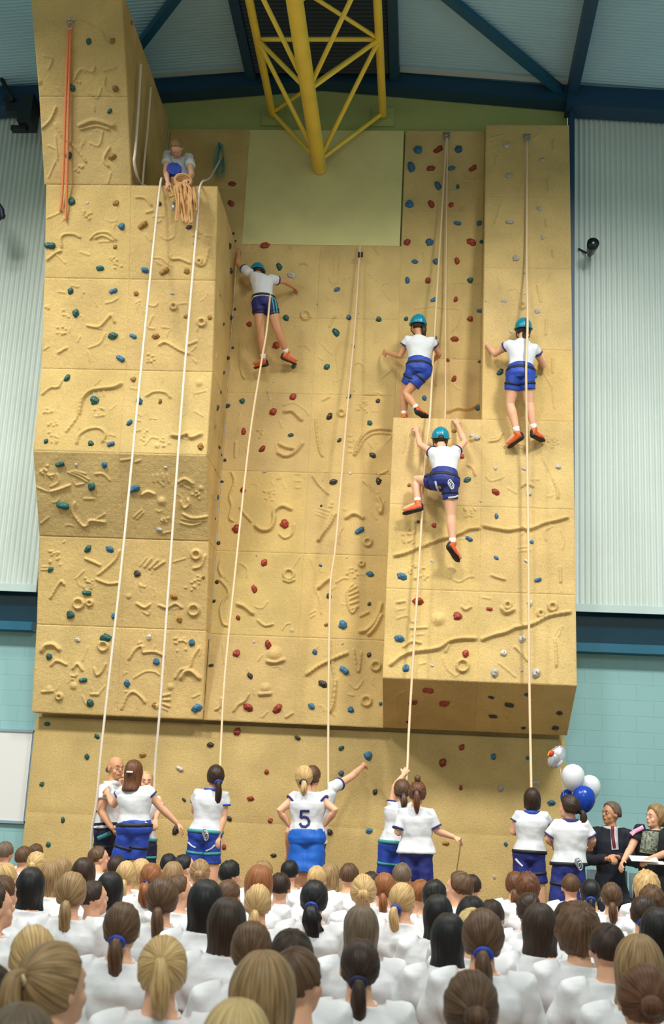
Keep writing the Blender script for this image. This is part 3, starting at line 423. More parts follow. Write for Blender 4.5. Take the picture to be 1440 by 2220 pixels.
# ------------------------------------------------------------------ setting
def corr(xs, zs, y, pitch=.066, amp=.014, axis='x', fn=None):
    L = xs[1]-xs[0]; n = int(L/pitch*8); P = []; 
    for j, z in enumerate(zs):
        for i in range(n+1):
            x = xs[0]+L*i/n; d = amp*math.cos(2*PI*(x-xs[0])/pitch)
            P.append((x, y+d, z) if axis == 'x' else fn(x, z, d))
    m = MB(); m.add(P, [(j*(n+1)+i, j*(n+1)+i+1, (j+1)*(n+1)+i+1, (j+1)*(n+1)+i) for j in range(len(zs)-1) for i in range(n)]); return m
CORR = mat('pale_corrugated_steel', (206, 218, 214), .5, nscale=.7, namt=.06, metal=.0)
ROOFM = mat('grey_roof_sheeting', (168, 208, 226), .5, nscale=.7, namt=.08)
TEALB = mat('teal_blue_paint', (20, 62, 92), .45)
TEALR = mat('teal_rail_paint', (24, 96, 124), .45)
GLASS = mat('dark_teal_glass', (12, 52, 70), .12, spec=.7)
PALEF = mat('pale_flashing', (190, 210, 210), .5)
def roofz(x): return LZ+8.44-.08*abs(x+.1)
bw = MB()
def brickmat():
    m = bpy.data.materials.new('painted_blockwork'); m.use_nodes = True; nt = m.node_tree; b = nt.nodes['Principled BSDF']; N = nt.nodes.new; L = nt.links.new
    b.inputs['Roughness'].default_value = .6
    tc = N('ShaderNodeTexCoord'); mp = N('ShaderNodeMapping'); mp.inputs['Rotation'].default_value = (-PI/2, 0, 0); L(tc.outputs['Object'], mp.inputs['Vector'])
    t = N('ShaderNodeTexBrick'); t.inputs['Scale'].default_value = 1; t.inputs['Brick Width'].default_value = .39; t.inputs['Row Height'].default_value = .18; t.inputs['Mortar Size'].default_value = .006; t.inputs['Mortar Smooth'].default_value = .3
    t.inputs['Color1'].default_value = lin((146, 190, 194)); t.inputs['Color2'].default_value = lin((143, 188, 192)); t.inputs['Mortar'].default_value = lin((136, 182, 187)); L(mp.outputs['Vector'], t.inputs['Vector'])
    L(t.outputs['Color'], b.inputs['Base Color']); bp = N('ShaderNodeBump'); bp.inputs['Strength'].default_value = .3; bp.inputs['Distance'].default_value = .01; bp.invert = True
    L(t.outputs['Fac'], bp.inputs['Height']); L(bp.outputs['Normal'], b.inputs['Normal']); return m
BRICK = brickmat()
tag(MB().box((0, .35, 1.61), (16, .2, 3.22)).build('wall_back', BRICK, smooth=False), 'pale blue painted block wall behind the climbing wall', kind='structure')
for nm, xs in (('wall_back_left', (-8, -3.2)), ('wall_back_right', (3.155, 8))):
    tag(corr(xs, (LZ+1.46, LZ+7.95), .1).build(nm, CORR, origin=None), 'pale corrugated metal cladding', kind='structure')
    w = MB().box(((xs[0]+xs[1])/2, .27, LZ+1.24), (xs[1]-xs[0], .04, .44)).build('window_1' if xs[0] < 0 else 'window_2', GLASS, smooth=False); tag(w, 'dark teal glazed band', kind='structure')
    tag(MB().box(((xs[0]+xs[1])/2, .16, LZ+1.02), (xs[1]-xs[0], .2, .1)).box(((xs[0]+xs[1])/2, .2, LZ+1.075), (xs[1]-xs[0], .14, .012)).build('trim_1' if xs[0] < 0 else 'trim_2', TEALR, smooth=False), kind='structure')
    tag(MB().box(((xs[0]+xs[1])/2, .095, LZ+1.48), (xs[1]-xs[0], .03, .09)).build('trim_3' if xs[0] < 0 else 'trim_4', PALEF, smooth=False), kind='structure')
    tag(MB().box(((xs[0]+xs[1])/2, .37, LZ+4.6), (xs[1]-xs[0], .1, 6.9)).build('wall_back_left_liner' if xs[0] < 0 else 'wall_back_right_liner', CORR, smooth=False), kind='structure')
OLIVE = mat('olive_plaster', (168, 176, 108), .8, nscale=2, namt=.08)
BOARD = mat('grey_green_board', (216, 208, 146), .75, nscale=3, namt=.06)
g = MB().prism([(-3.15, .08, LZ+5.9), (3.09, .08, LZ+5.9), (3.09, .08, roofz(3.09)), (-.1, .08, roofz(-.1)), (-3.15, .08, roofz(-3.15))], (0, .2, 0))
tag(g.build('wall_back_gable', OLIVE, smooth=False), 'olive painted gable wall under the roof', kind='structure')
MBb = MB().box((0, .03, LZ+6.79), (2.0, .06, 1.62))
tag(MBb.build('blank_panel', BOARD, smooth=False), 'blank smooth grey green square board below the yellow truss', 'panel')
tag(MB().box((0, -8, -.05), (16, 17, .1)).build('floor', mat('sports_floor', (120, 92, 60), .35, nscale=3, namt=.1), smooth=False), 'sports hall floor', kind='structure')
def rf(t, x, d): return (x, t, roofz(x)+d)
r = corr((-14.9, .3), [-8, -5, -2.5, -.1, 2.5, 5, 8], 0, .0615, .013, 'y', rf)
tag(r.build('ceiling', ROOFM), 'grey corrugated gabled roof', kind='structure')
def beam(name, a, b, w, h, m, label, cat='beam', group=None):
    a, b = V(a), V(b); d = b-a; t = d.normalized(); s = t.cross(V((0, 0, 1))); s = s.normalized() if s.length > .01 else V((1, 0, 0)); u = s.cross(t)
    M = Matrix((t, s, u)).transposed(); o = MB().box(a.lerp(b, .5), (d.length, w, h), M).build(name, m, smooth=False, origin=a.lerp(b, .5)); return tag(o, label, cat, group)
NB = TEALB
beam('gable_beam', (-3.15, -.06, roofz(-3.15)-.16), (-.1, -.06, roofz(-.1)-.12), .24, .2, NB, 'dark blue steel gable beam sloping up from the tower to the truss', group='dark blue roof steel')
beam('gable_beam', (-.1, -.06, roofz(-.1)-.12), (3.2, -.06, roofz(3.2)-.16), .24, .2, NB, 'dark blue steel gable beam sloping down right of the truss', group='dark blue roof steel')
beam('eaves_beam', (3.05, -.1, roofz(3.1)-.21), (8, -.1, roofz(8)-.21+.1), .3, .28, NB, 'dark blue steel beam above the right corrugated wall', group='dark blue roof steel')
beam('eaves_beam', (-8, -.1, roofz(-8)-.21+.1), (-3.1, -.1, roofz(-3.1)-.21), .3, .28, NB, 'dark blue steel beam above the left corrugated wall', group='dark blue roof steel')
beam('rafter', (3.12, -.1, roofz(3.1)-.12), (3.12, -14.5, roofz(3.1)-.12), .13, .18, NB, 'dark blue rafter running forward from the right beam end', group='dark blue roof steel')
beam('rafter', (.86, -.15, roofz(.86)-.09), (.86, -14.5, roofz(.86)-.09), .12, .16, NB, 'dark blue rafter along the right edge of the dark roof vent', group='dark blue roof steel')
beam('rafter', (-1.0, -.15, roofz(-1.)-.09), (-1.0, -14.5, roofz(-1.)-.09), .12, .16, NB, 'dark blue rafter along the left edge of the dark roof vent', group='dark blue roof steel')
beam('roof_brace', (2.98, -.15, roofz(3)-.1), (.95, -2.45, roofz(1)-.1), .1, .1, mat('teal_blue_paint2', (22, 84, 116), .4), 'diagonal blue brace across the roof right of the truss', group='diagonal roof braces')
beam('roof_brace', (-2.9, -.15, roofz(-3)-.1), (-1.1, -2.6, roofz(-1)-.1), .1, .1, MATS['teal_blue_paint2'], 'diagonal blue brace across the roof left of the truss', group='diagonal roof braces')
beam('roof_brace', (-4.3, -.1, roofz(-4.3)-.12), (-6.6, -3.2, roofz(-6.6)-.12), .08, .08, MATS['teal_blue_paint2'], 'diagonal blue brace at the far left of the roof', group='diagonal roof braces')
tag(MB().box((3.125, -.02, LZ+4.78), (.06, .2, 6.8)).build('steel_column', NB, smooth=False), 'slim blue steel column at the right edge of the climbing wall', 'column')
for x0, x1 in ((-3.1, -1.05), (.93, 3.06)):
    beam('roof_flashing', (x0, -.26, roofz(x0)-.03), (x1, -.26, roofz(x1)-.03), .1, .03, PALEF, 'pale flashing strip above the %s gable beam' % ('left' if x0 < 0 else 'right'), 'flashing', 'roof flashing strips')
vt = empty('roof_vent', (-.07, -7, roofz(-.1)-.1), 'long dark louvred roof vent above the yellow truss', 'vent')
DARK = mat('vent_black', (20, 28, 32), .6)
MB().box((-.07, -7.2, LZ+8.3), (1.75, 14.2, .03)).build('backing', DARK, vt, smooth=False)
sl = MB()
for k in range(110): sl.box((-.07, -.35-k*.075, LZ+8.24), (1.72, .012, .06), Matrix.Rotation(.6, 3, 'X'))
sl.build('slats', mat('vent_slat', (40, 52, 56), .5), vt, smooth=False)
# yellow truss
YEL = mat('yellow_paint', (250, 218, 84), .38, nscale=4, namt=.06)
tr = empty('roof_truss', (0, -.02, LZ+7.83), 'bright yellow triangular tube truss running forward from the gable', 'truss')
X1, X2, ZT, ZB, XB, PT = -.72, .72, LZ+7.83, LZ+7.03, -.06, 1.54
MB().tube([(X1, -.0, ZT), (X1, -14, ZT)], .048, 14).build('chord', YEL, tr); MB().tube([(X2, 0, ZT), (X2, -14, ZT)], .05, 14).build('chord', YEL, tr)
MB().tube([(XB, -.05, ZB), (XB, -14, ZB)], .09, 18).build('chord', YEL, tr)
for k in range(8):
    yt = -.04-k*PT; yb = -.22 if k == 0 else -.22-k*PT
    def br(a, b, r=.028): MB().tube([a, b], r, 10).build('brace', YEL, tr)
    if k: br((X1, yt, ZT), (X2, yt, ZT))
    br((X1, yt, ZT), (XB, yb, ZB)); br((X2, yt, ZT), (XB, yb, ZB))
    br((X1, yt-PT, ZT), (XB, yb, ZB)); br((X2, yt-PT, ZT), (XB, yb, ZB))
    br((X1 if k % 2 == 0 else X2, yt, ZT), (X2 if k % 2 == 0 else X1, yt-PT, ZT), .026)
for x in (X1, X2): MB().box((x, .065, ZT), (.3, .02, .26)).build('mounting_plate', OLIVE, tr, smooth=False)
# white board lower left, wall fittings
wb = empty('notice_board', (-3.6, .22, LZ-.72), 'plain white board with grey blue edge on the lower left wall', 'board')
MB().box((-3.96, .235, LZ-.72), (1.72, .03, 1.02)).build('board_panel', mat('white_board', (226, 226, 226), .4), wb, smooth=False)
fr = MB()
for c, d in (((-3.07, .23, LZ-.72), (.035, .05, 1.06)), ((-3.96, .23, LZ-.2), (1.8, .05, .03)), ((-3.96, .23, LZ-1.24), (1.8, .05, .03))): fr.box(c, d)
fr.build('frame', mat('frame_grey_blue', (140, 162, 176), .4), wb, smooth=False)
sp = empty('floodlight', at(1285, 532, -.1), 'round black floodlight on the right corrugated wall', 'lamp'); c = at(1285, 532, -.22)
MB().tube([c+V((0, .26, 0)), c+V((0, .2, 0)), c, c+V((0, -.06, 0))], [.03, .045, .07, .074], 20, caps=False).build('lamp_housing', mat('black_gloss', (16, 24, 28), .25), sp)
MB().ell(c+V((0, -.07, 0)), (.014, .01, .014)).build('lamp_centre', mat('pale_dot', (190, 200, 200), .3), sp)
MB().tube([c+V((-.03, .25, .02)), c+V((-.06, .3, .06)), c+V((-.13, .3, .1))], .012, 8).build('bracket', BLACK, sp)
sp = empty('hanging_speaker', at(0, 455, -.5), 'dark ribbed speaker horn at the left picture edge', 'speaker')
m = MB(); cc = at(-14, 452, -.6)
for a in range(5): m.tube([cc+V((-.1+.012*a, 0, .22)), cc+V((.02+.035*a-.05, .0, -.03)), cc+V((.02+.04*a-.05, 0, -.16+.02*abs(a-2)))], [.02, .035, .03], 8)
m.build('horn', mat('dark_navy_plastic', (26, 34, 52), .5), sp)
MB().tube([cc+V((-.1, 0, .2)), cc+V((-.12, .3, .26)), V((cc.x-.12, .12, cc.z+.26))], .016, 8).build('bracket', BLACK, sp)
m = MB(); m.box(at(62, 245, -.35), (.18, .3, .4)).box(at(42, 280, -.35), (.2, .1, .06)).box(at(20, 218, -.3), (.12, .1, .1)).box(at(40, 236, -.3), (.3, .1, .12)).tube([at(27, 215, -.35), at(4, 172, -.35)], .03, 8)
tag(m.build('winch_housing', mat('winch_black', (20, 26, 32), .5), smooth=False, origin=at(62, 245, -.35)), 'dark winch box on the left beam beside the tower', 'winch')
# ------------------------------------------------------------------ ropes
ROPE = mat('cream_rope', (236, 206, 168), .85, bump=.5, bscale=150); ROPEW = mat('white_rope', (240, 226, 210), .85, bump=.5, bscale=150)
ROPEO = mat('orange_rope', (222, 130, 84), .85); ROPET = mat('teal_rope', (104, 150, 140), .85); TANR = mat('tan_rope', (206, 158, 104), .9, bump=.4, bscale=120)
def rope(pts, r, m, label, n=8, name='climbing_rope'):
    P = [V(p) for p in pts]; Q = []
    for i in range(len(P)-1):
        p0, p1, p2, p3 = P[max(i-1, 0)], P[i], P[i+1], P[min(i+2, len(P)-1)]
        for k in range(6):
            t = k/6; Q.append(.5*((2*p1)+(-p0+p2)*t+(2*p0-5*p1+4*p2-p3)*t*t+(-p0+3*p1-3*p2+p3)*t**3))
    Q.append(P[-1]); return tag(MB().tube(Q, r, n).build(name, m, origin=P[0]), label, 'rope', 'ropes hanging on the climbing wall')
rope([at(352, 388, -1.35), at(347, 404, -1.64), at(330, 560, -1.62), at(300, 860, -1.7), at(262, 1240, -1.65), at(222, 1600, -1.6), at(210, 1730, -1.55), at(199, 1800, -1.5), at(197, 1870, -1.45)], .013, ROPEW, 'thick white rope from the kneeling person down to the bald man')
rope([at(478, 345, -.08), at(455, 385, -.6), at(434, 404, -1.63), at(426, 500, -1.62), at(398, 830, -1.7), at(372, 1180, -1.6), at(348, 1520, -1.5), at(337, 1650, -1.4), at(334, 1740, -1.35)], .013, ROPEW, 'thick white rope right of its twin on the left column')
rope([at(586, 640, -.55), at(578, 720, -.62), at(566, 790, -.66), at(540, 960, -.8), at(510, 1240, -1.), at(488, 1460, -1.2), at(479, 1620, -1.35), at(474, 1775, -1.62)], .012, ROPE, 'cream rope from the upper left climber down to the belayer with the plait')
rope([at(781, 530, -.08), at(770, 700, -.15), at(752, 900, -.25), at(728, 1180, -.4), at(716, 1280, -.45), at(712, 1560, -.6), at(712, 1720, -.8)], .013, ROPE, 'cream rope hanging from the centre anchor with a black runner')
rope([at(968, 300, -.06), at(952, 560, -.2), at(940, 760, -.45), at(932, 905, -.72), at(922, 1000, -.78), at(912, 1170, -.9), at(893, 1475, -1.1), at(886, 1600, -1.25), at(883, 1668, -1.42), at(872, 1800, -1.6)], .013, ROPE, 'cream rope held up by the raised arm of a belayer')
rope([at(970, 300, -.06), at(968, 500, -.08), at(966, 700, -.12), at(965, 905, -.5), at(958, 1010, -.85)], .011, ROPE, 'thin cream rope down the recess to the lowest climber')
rope([at(1143, 308, -.25), at(1142, 560, -.45), at(1144, 700, -.86), at(1141, 800, -1.0), at(1143, 960, -.85), at(1146, 1200, -.98), at(1148, 1475, -1.1), at(1152, 1700, -1.35), at(1153, 1800, -1.5)], .0135, ROPE, 'cream rope on the right slab down to the short haired belayer')
rope([hit(152, 52)[0]+V((0, -.04, 0)), hit(146, 200)[0]+V((0, -.05, 0)), at(136, 405, -1.66), hit(132, 460)[0]+V((0, -.03, 0))], .014, ROPEO, 'orange rope down the tower, left strand')
rope([hit(156, 52)[0]+V((0, -.04, 0)), hit(152, 200)[0]+V((0, -.05, 0)), at(145, 405, -1.66), hit(144, 480)[0]+V((0, -.03, 0))], .013, ROPEO, 'orange rope down the tower, right strand')
def side(x, y, o=.05): d = ray(x, y); return CAM+d*((XM+o-CAM.x)/d.x)
rope([side(305, 140), side(299, 250), side(293, 330), side(291, 350), side(297, 380), side(306, 400), at(315, 403, -1.3)], .016, ROPEW, 'white sling rope on the tower side nearest its front edge')
rope([side(327, 190), side(320, 280), side(313, 350), side(309, 402)], .013, ROPEW, 'white rope on the tower side behind the sling rope')
rope([side(368, 262), side(362, 300), side(360, 340)], .006, ROPET, 'thin grey cord at the rear of the tower side')
rope([at(1000, 1818, -2.05), at(996, 1850, -2.1), at(991, 1885, -2.15), at(988, 1930, -2.2)], .006, mat('brown_cord', (110, 90, 50), .8), 'thin brown rope end hanging from an outstretched hand')
tag(MB().box(at(778, 552, -.12), (.025, .03, .06)).box(at(785, 552, -.12), (.025, .03, .06)).build('rope_runner', BLACK, smooth=False, origin=at(781, 552, -.12)), 'pair of small black runners below the centre anchor', 'carabiner')
cl = MB(); t0 = at(481, 312, -.1)
for k in range(7):
    w = .045+.008*k; l = at(474+k*1.2, 345+k*6, -.09+.006*k); L = (t0-l).length*1.0
    c0 = (t0+l)/2; c0 = V((t0.x-.005*k, -.08-.01*k, t0.z)); bot = at(476, 350+k*5.2, -.1-.01*k)
    H = c0.z-bot.z; cl.loop([V((bot.x+(w*math.sin(t)*(.35+.65*(1-math.cos(t))/2 if True else 1))+(c0.x-bot.x)*(1+math.cos(t))/2, c0.y, c0.z-H*(1-math.cos(t))/2)) for t in np.linspace(0, 2*PI, 28, endpoint=False)], .008, 6)
tag(cl.build('coiled_rope', ROPET, origin=t0), 'teal grey coil of rope hung on the dark panel behind the kneeling person', 'rope')
bd = MB(); random.seed(3)
for k in range(13):
    x = random.uniform(378, 412); b = random.uniform(430, 485); x2 = x+random.uniform(-8, 14)
    P = [at(392+random.uniform(-8, 10), 396, -1.72), at(x, 400+6, -1.78), at((x+x2)/2+random.uniform(-5, 5), (406+b)/2, -1.74), at(x2, b, -1.72), at(x2+5, b-6, -1.72), at((x+x2)/2+7, (400+b)/2, -1.78), at(x+8, 405, -1.74)]
    Q = []
    for i in range(len(P)-1):
        p0, p1, p2, p3 = P[max(i-1, 0)], P[i], P[i+1], P[min(i+2, len(P)-1)]
        for kk in range(5):
            t = kk/5; Q.append(.5*((2*p1)+(-p0+p2)*t+(2*p0-5*p1+4*p2-p3)*t*t+(-p0+3*p1-3*p2+p3)*t**3))
    bd.tube(Q, .013, 6)
bd.tube([at(366, 402, -1.72), at(357, 412, -1.7), at(368, 428, -1.7), at(378, 425, -1.7), at(368, 404, -1.7)], .011, 6)
for k in range(5):
    c = at(397, 396, -1.66); a = k*.6; bd.loop([c+V((.09*math.cos(t), .03*math.sin(t+a), .055*math.sin(t)+.01*k)) for t in np.linspace(0, 6.28, 18, endpoint=False)], .014, 6)
tag(bd.build('rope_bundle', TANR, origin=at(397, 400, -1.7)), 'tan bundle of loose rope spilling over the column top', 'rope')
tag(MB().box(at(376, 448, -1.66), (.03, .03, .1)).build('carabiner', STEEL, origin=at(376, 448, -1.66)), 'silver carabiner hanging beside the rope bundle', 'carabiner')
# ------------------------------------------------------------------ people
def basis(f, u=(0, 0, 1)):
    f = V(f).normalized(); u = V(u); r = f.cross(u).normalized(); u = r.cross(f); return r, f, u
def HMtx(c, f, u=(0, 0, 1)):
    r, f, u = basis(f, u); return Matrix.Translation(c) @ Matrix((r, f, u)).transposed().to_4x4()
def head_geo(mb, M, s):
    R = M.to_3x3(); P = lambda x, y, z: M @ V((x*s, y*s, z*s))
    E = lambda c, r, n=14: mb.ell(P(*c), (r[0]*s, r[1]*s, r[2]*s), R, n, n-4)
    E((0, -.006, .016), (.074, .092, .092), 18); E((0, .022, -.052), (.054, .062, .062), 16); E((0, .055, -.085), (.03, .028, .022))
    E((0, .09, -.018), (.012, .018, .02), 10); E((0, .078, .02), (.046, .012, .012), 10); E((0, .078, -.056), (.024, .014, .012), 10)
    for q in (-1, 1): E((q*.075, -.004, -.012), (.009, .019, .03), 10); E((q*.038, .054, -.036), (.022, .02, .024), 10)
def hand_geo(mb, W, d, pn, s, curl=.5, th=1, spread=.15):
    d = V(d).normalized(); pn = V(pn); pn = (pn-d*pn.dot(d)).normalized(); sd = d.cross(pn)
    mb.ell(W+d*.045*s, (.036*s, .05*s, .017*s), Matrix((sd, d, pn)).transposed(), 12, 8)
    for i, L in enumerate((.068, .078, .074, .058)):
        o = (i-1.5)*.0195*s; b = W+d*.078*s+sd*o; dd = (d+sd*spread*(i-1.5)*.5).normalized(); pts = [W+d*.05*s+sd*o*.8, b]; a = 0
        for k in range(3):
            a += curl*.8; v = dd*math.cos(a)+pn*math.sin(a); pts.append(pts[-1]+v*L*s/3)
        mb.tube(pts, [.0095*s]*4+[.0075*s], 7)
    t0 = W+d*.022*s+sd*th*.022*s; v = (d*.65+sd*th*.75+pn*.35).normalized(); v2 = (d*.9+sd*th*.35+pn*(.4+curl*.4)).normalized()
    mb.tube([t0, t0+v*.034*s, t0+v*.034*s+v2*.034*s], [.013*s, .011*s, .009*s], 7)
def torso_secs(J, s, infl=0, t0=-.12, t1=1.1, flare=0, w=1.):
    hc = (J['HL']+J['HR'])/2; sc = (J['SL']+J['SR'])/2; lh = (J['HR']-J['HL']); ls = (J['SR']-J['SL']); hw = .1*s; shw = ls.length/2
    lh = lh.normalized(); ls = ls.normalized(); N = J['N']; tab = [(-.14, .085, .08), (-.05, hw+.05*s, .105), (.06, hw+.062*s, .115), (.2, hw+.045*s, .105), (.42, .122, .088), (.6, .135, .095), (.78, .158, .105), (.9, .165, .098), (.99, shw*.93/s, .078), (1.05, shw*.66/s, .064), (1.12, .062, .058)]
    out = []
    ts = [t for t in [t0]+[q[0] for q in tab if t0 < q[0] < t1]+[t1]]
    for t in ts:
        a = np.interp(t, [q[0] for q in tab], [q[1] for q in tab])*s*w+infl; b = np.interp(t, [q[0] for q in tab], [q[2] for q in tab])*s+infl
        a, b = (a+flare*max(0, .3-t), b+flare*max(0, .3-t))
        if t <= 1: c = hc.lerp(sc, t)
        else: c = sc.lerp(N, (t-1)/.12)
        lat = lh.lerp(ls, min(1, max(0, t))).normalized(); ax = (sc-hc).normalized(); bb = lat.cross(ax).normalized()
        if 0 < t < 1: c = c+bb*J.get('arch', 0)*math.sin(PI*t)*s
        out.append((c, lat*a, bb*b))
    return out
def seglen(a, b, t): return V(a).lerp(V(b), t)
def limb(mb, A, B, C, r, n=12):
    mb.tube([A, seglen(A, B, .5), B, seglen(B, C, .28), seglen(B, C, .6), C], r, n)
def ears(): pass
def project_ribbon(me, name, pts, wid, m, parent, origin, sub=10, off=.006):
    """narrow strip of trim lying on a garment; pts are picture-side points (x, y)"""
    bm_v = [v.co.copy() for v in me.vertices]; bvh = BVHTree.FromPolygons(bm_v, [tuple(p.vertices) for p in me.polygons]); o0 = V(origin)
    P = []
    for i in range(len(pts)-1):
        for k in range(sub): t = k/sub; P.append((pts[i][0]*(1-t)+pts[i+1][0]*t, pts[i][1]*(1-t)+pts[i+1][1]*t))
    P.append(pts[-1]); out = []
    for i, (x, y) in enumerate(P):
        a = P[max(0, i-1)]; b = P[min(len(P)-1, i+1)]; dx, dy = b[0]-a[0], b[1]-a[1]; L = math.hypot(dx, dy) or 1; nx, ny = -dy/L*wid/2, dx/L*wid/2; row = []
        for k in (-1, 0, 1):
            d = ray(x+nx*k, y+ny*k).normalized(); l, n, _, _ = bvh.ray_cast(CAM-o0, d)
            row.append((l+o0+n*off, n) if l is not None else None)
        out.append(row)
    m_ = MB(); vs = []; fs = []; last = None
    for row in out:
        if any(r is None for r in row): last = None; continue
        o = len(vs); vs += [r[0] for r in row]+[r[0]-r[1]*.008 for r in row]
        if last is not None:
            for k in (0, 1): fs += [(last+k, last+k+1, o+k+1, o+k), (last+3+k, o+3+k, o+4+k, last+4+k)]
            fs += [(last, o, o+3, last+3), (last+2, last+5, o+5, o+2)]
        last = o
    if not fs: print('ribbon missed', name); return
    m_.add(vs, fs); return m_.build(name, m, parent, origin)
def uvwrite(me, fn):
    uv = me.uv_layers.new(name='UVMap'); vi = np.zeros(len(me.loops), 'i'); me.loops.foreach_get('vertex_index', vi); U = np.array([fn[i] for i in vi], 'f'); uv.data.foreach_set('uv', U.ravel())
def hair_cap(s, pole, M, style, col, face=True, seed=0, vol=1.):
    """scalp hair: strands run from the pole; returns mesh in world coords"""
    pole = V(pole).normalized(); a = pole.orthogonal().normalized(); b = pole.cross(a); nu, nv = 44, 26; vs = []; uv = []
    for i in range(nv+1):
        ph = PI*i/nv
        for j in range(nu+1):
            th = 2*PI*j/nu; d = pole*math.cos(ph)+(a*math.cos(th)+b*math.sin(th))*math.sin(ph)
            g = 1+.045*noise.noise(V((math.cos(th)*4+seed, math.sin(th)*4, ph*1.4)))+.03*noise.noise(V((math.cos(th)*11+seed, math.sin(th)*11, ph*2)))+.01*math.sin(th*19+seed)*math.sin(ph)
            r = V((.086*vol, .104*vol, .108*vol))*g
            hl = d.y-.55*d.z-(.32 if style != 'x' else .25); k = 1-min(1, max(0, (hl)/.12))*.32           # uncovered face
            nape = -.62 if style in 'pPbt' else (-.35 if style == 'x' else -.75); k2 = 1-min(1, max(0, (nape-d.z)/.12))*.38
            if style in 'x' and d.z < -.15 and abs(d.x) > .75: k2 = min(k2, .86)
            k = min(k, k2)
            p = V((d.x*r.x, d.y*r.y-.008, d.z*r.z+.014))*k*s
            if style == 'c': p *= 1+.09*noise.noise(d*7+V((seed, 0, 0)))+.05
            vs.append(M @ p); uv.append((j/nu, i/nv))
    W = nu+1; fs = [(i*W+j, (i+1)*W+j, (i+1)*W+j+1, i*W+j+1) for i in range(nv) for j in range(nu)]
    me = MB().add(vs, fs).mesh('hair') if False else bpy.data.meshes.new('hair'); me.from_pydata([tuple(v) for v in vs], [], fs); me.update(); uvwrite(me, uv); me.materials.append(hm(col)); return me
def hair_tube(path, rad, col, n=14, wob=.12, seed=0):
    path = [V(p) for p in path]; Q = []; R_ = []
    for i in range(len(path)-1):
        p0, p1, p2, p3 = path[max(i-1, 0)], path[i], path[i+1], path[min(i+2, len(path)-1)]
        for k in range(4):
            t = k/4; Q.append(.5*((2*p1)+(-p0+p2)*t+(2*p0-5*p1+4*p2-p3)*t*t+(-p0+3*p1-3*p2+p3)*t**3)); R_.append(rad[i]*(1-t)+rad[i+1]*t)
    Q.append(path[-1]); R_.append(rad[-1]); vs = []; uv = []; a = V((1, 0, 0)); k = len(Q)
    for i in range(k):
        t = (Q[min(i+1, k-1)]-Q[max(i-1, 0)]).normalized(); a = (a-t*a.dot(t)).normalized() if (a-t*a.dot(t)).length > 1e-3 else t.orthogonal(); b = t.cross(a)
        for j in range(n+1):
            th = 2*PI*(j % n)/n; r = R_[i]*(1+wob*noise.noise(V((math.cos(th)*2.2+seed, math.sin(th)*2.2, i*.25)))+wob*.4*math.sin(7*th+seed))
            vs.append(Q[i]+a*math.cos(th)*r+b*math.sin(th)*r); uv.append((j/n*.35, i/k*1.3))
    W = n+1; fs = [(i*W+j, i*W+j+1, (i+1)*W+j+1, (i+1)*W+j) for i in range(k-1) for j in range(n)]
    fs.append(tuple(range(n, -1, -1))); fs.append(tuple((k-1)*W+j for j in range(W)))
    me = bpy.data.meshes.new('hair'); me.from_pydata([tuple(v) for v in vs], [], fs); me.update(); uvwrite(me, uv); me.materials.append(hm(col)); return me
def hair_loose(s, M, L, col, seed=0, vol=1., ctr=0.):
    nu, rows = 48, 26; vs = []; uv = []
    for i in range(rows+1):
        t = i/rows; z = .122-t*(.122+L)
        if z > 0: q = math.sqrt(max(0, 1-(z/.124)**2)); q = max(q, .05)
        else: q = 1-.1*math.exp(-((z+.1)/.05)**2)+.12*max(0, -z-.08)/max(L, .1)
        if i == 0: q = .02
        if i >= rows-1: q *= (.93, .35)[i-rows+1]
        for j in range(nu+1):
            th = 2*PI*(j % nu)/nu; dx, dy = math.sin(th), -math.cos(th)
            g = 1+.05*noise.noise(V((dx*4+seed, dy*4, z*6)))+.035*noise.noise(V((dx*11+seed, dy*11, z*7)))+.014*math.sin(th*17+seed+z*8)
            rx, ry = .092*vol*q*g, .11*vol*q*g; k = 1
            if z < .045 and dy > .25: k = 1-.45*min(1, (dy-.25)/.25)*min(1, (.045-z)/.03)
            x, y = dx*rx*k, dy*ry*k
            if z < -.12: y = min(y, .02) if dy > 0 else y; y -= .25*max(0, -z-.12)*.3
            vs.append(M @ (V((x, y-.008, z+.008))*s)); uv.append((j/nu, t*1.2))
    W = nu+1; fs = [(i*W+j, (i+1)*W+j, (i+1)*W+j+1, i*W+j+1) for i in range(rows) for j in range(nu)]; fs.append(tuple(rows*W+j for j in range(nu, -1, -1)))
    me = bpy.data.meshes.new('hair'); me.from_pydata([tuple(v) for v in vs], [], fs); me.update(); uvwrite(me, uv); me.materials.append(hm(col)); return me
TIEM = {'b': mat('blue_ribbon', (34, 66, 176), .6, bump=.4, bscale=60), 'n': mat('navy_band', (30, 32, 74), .7), 'k': mat('black_band', (20, 20, 24), .7), 'w': mat('pale_band', (226, 206, 160), .7)}
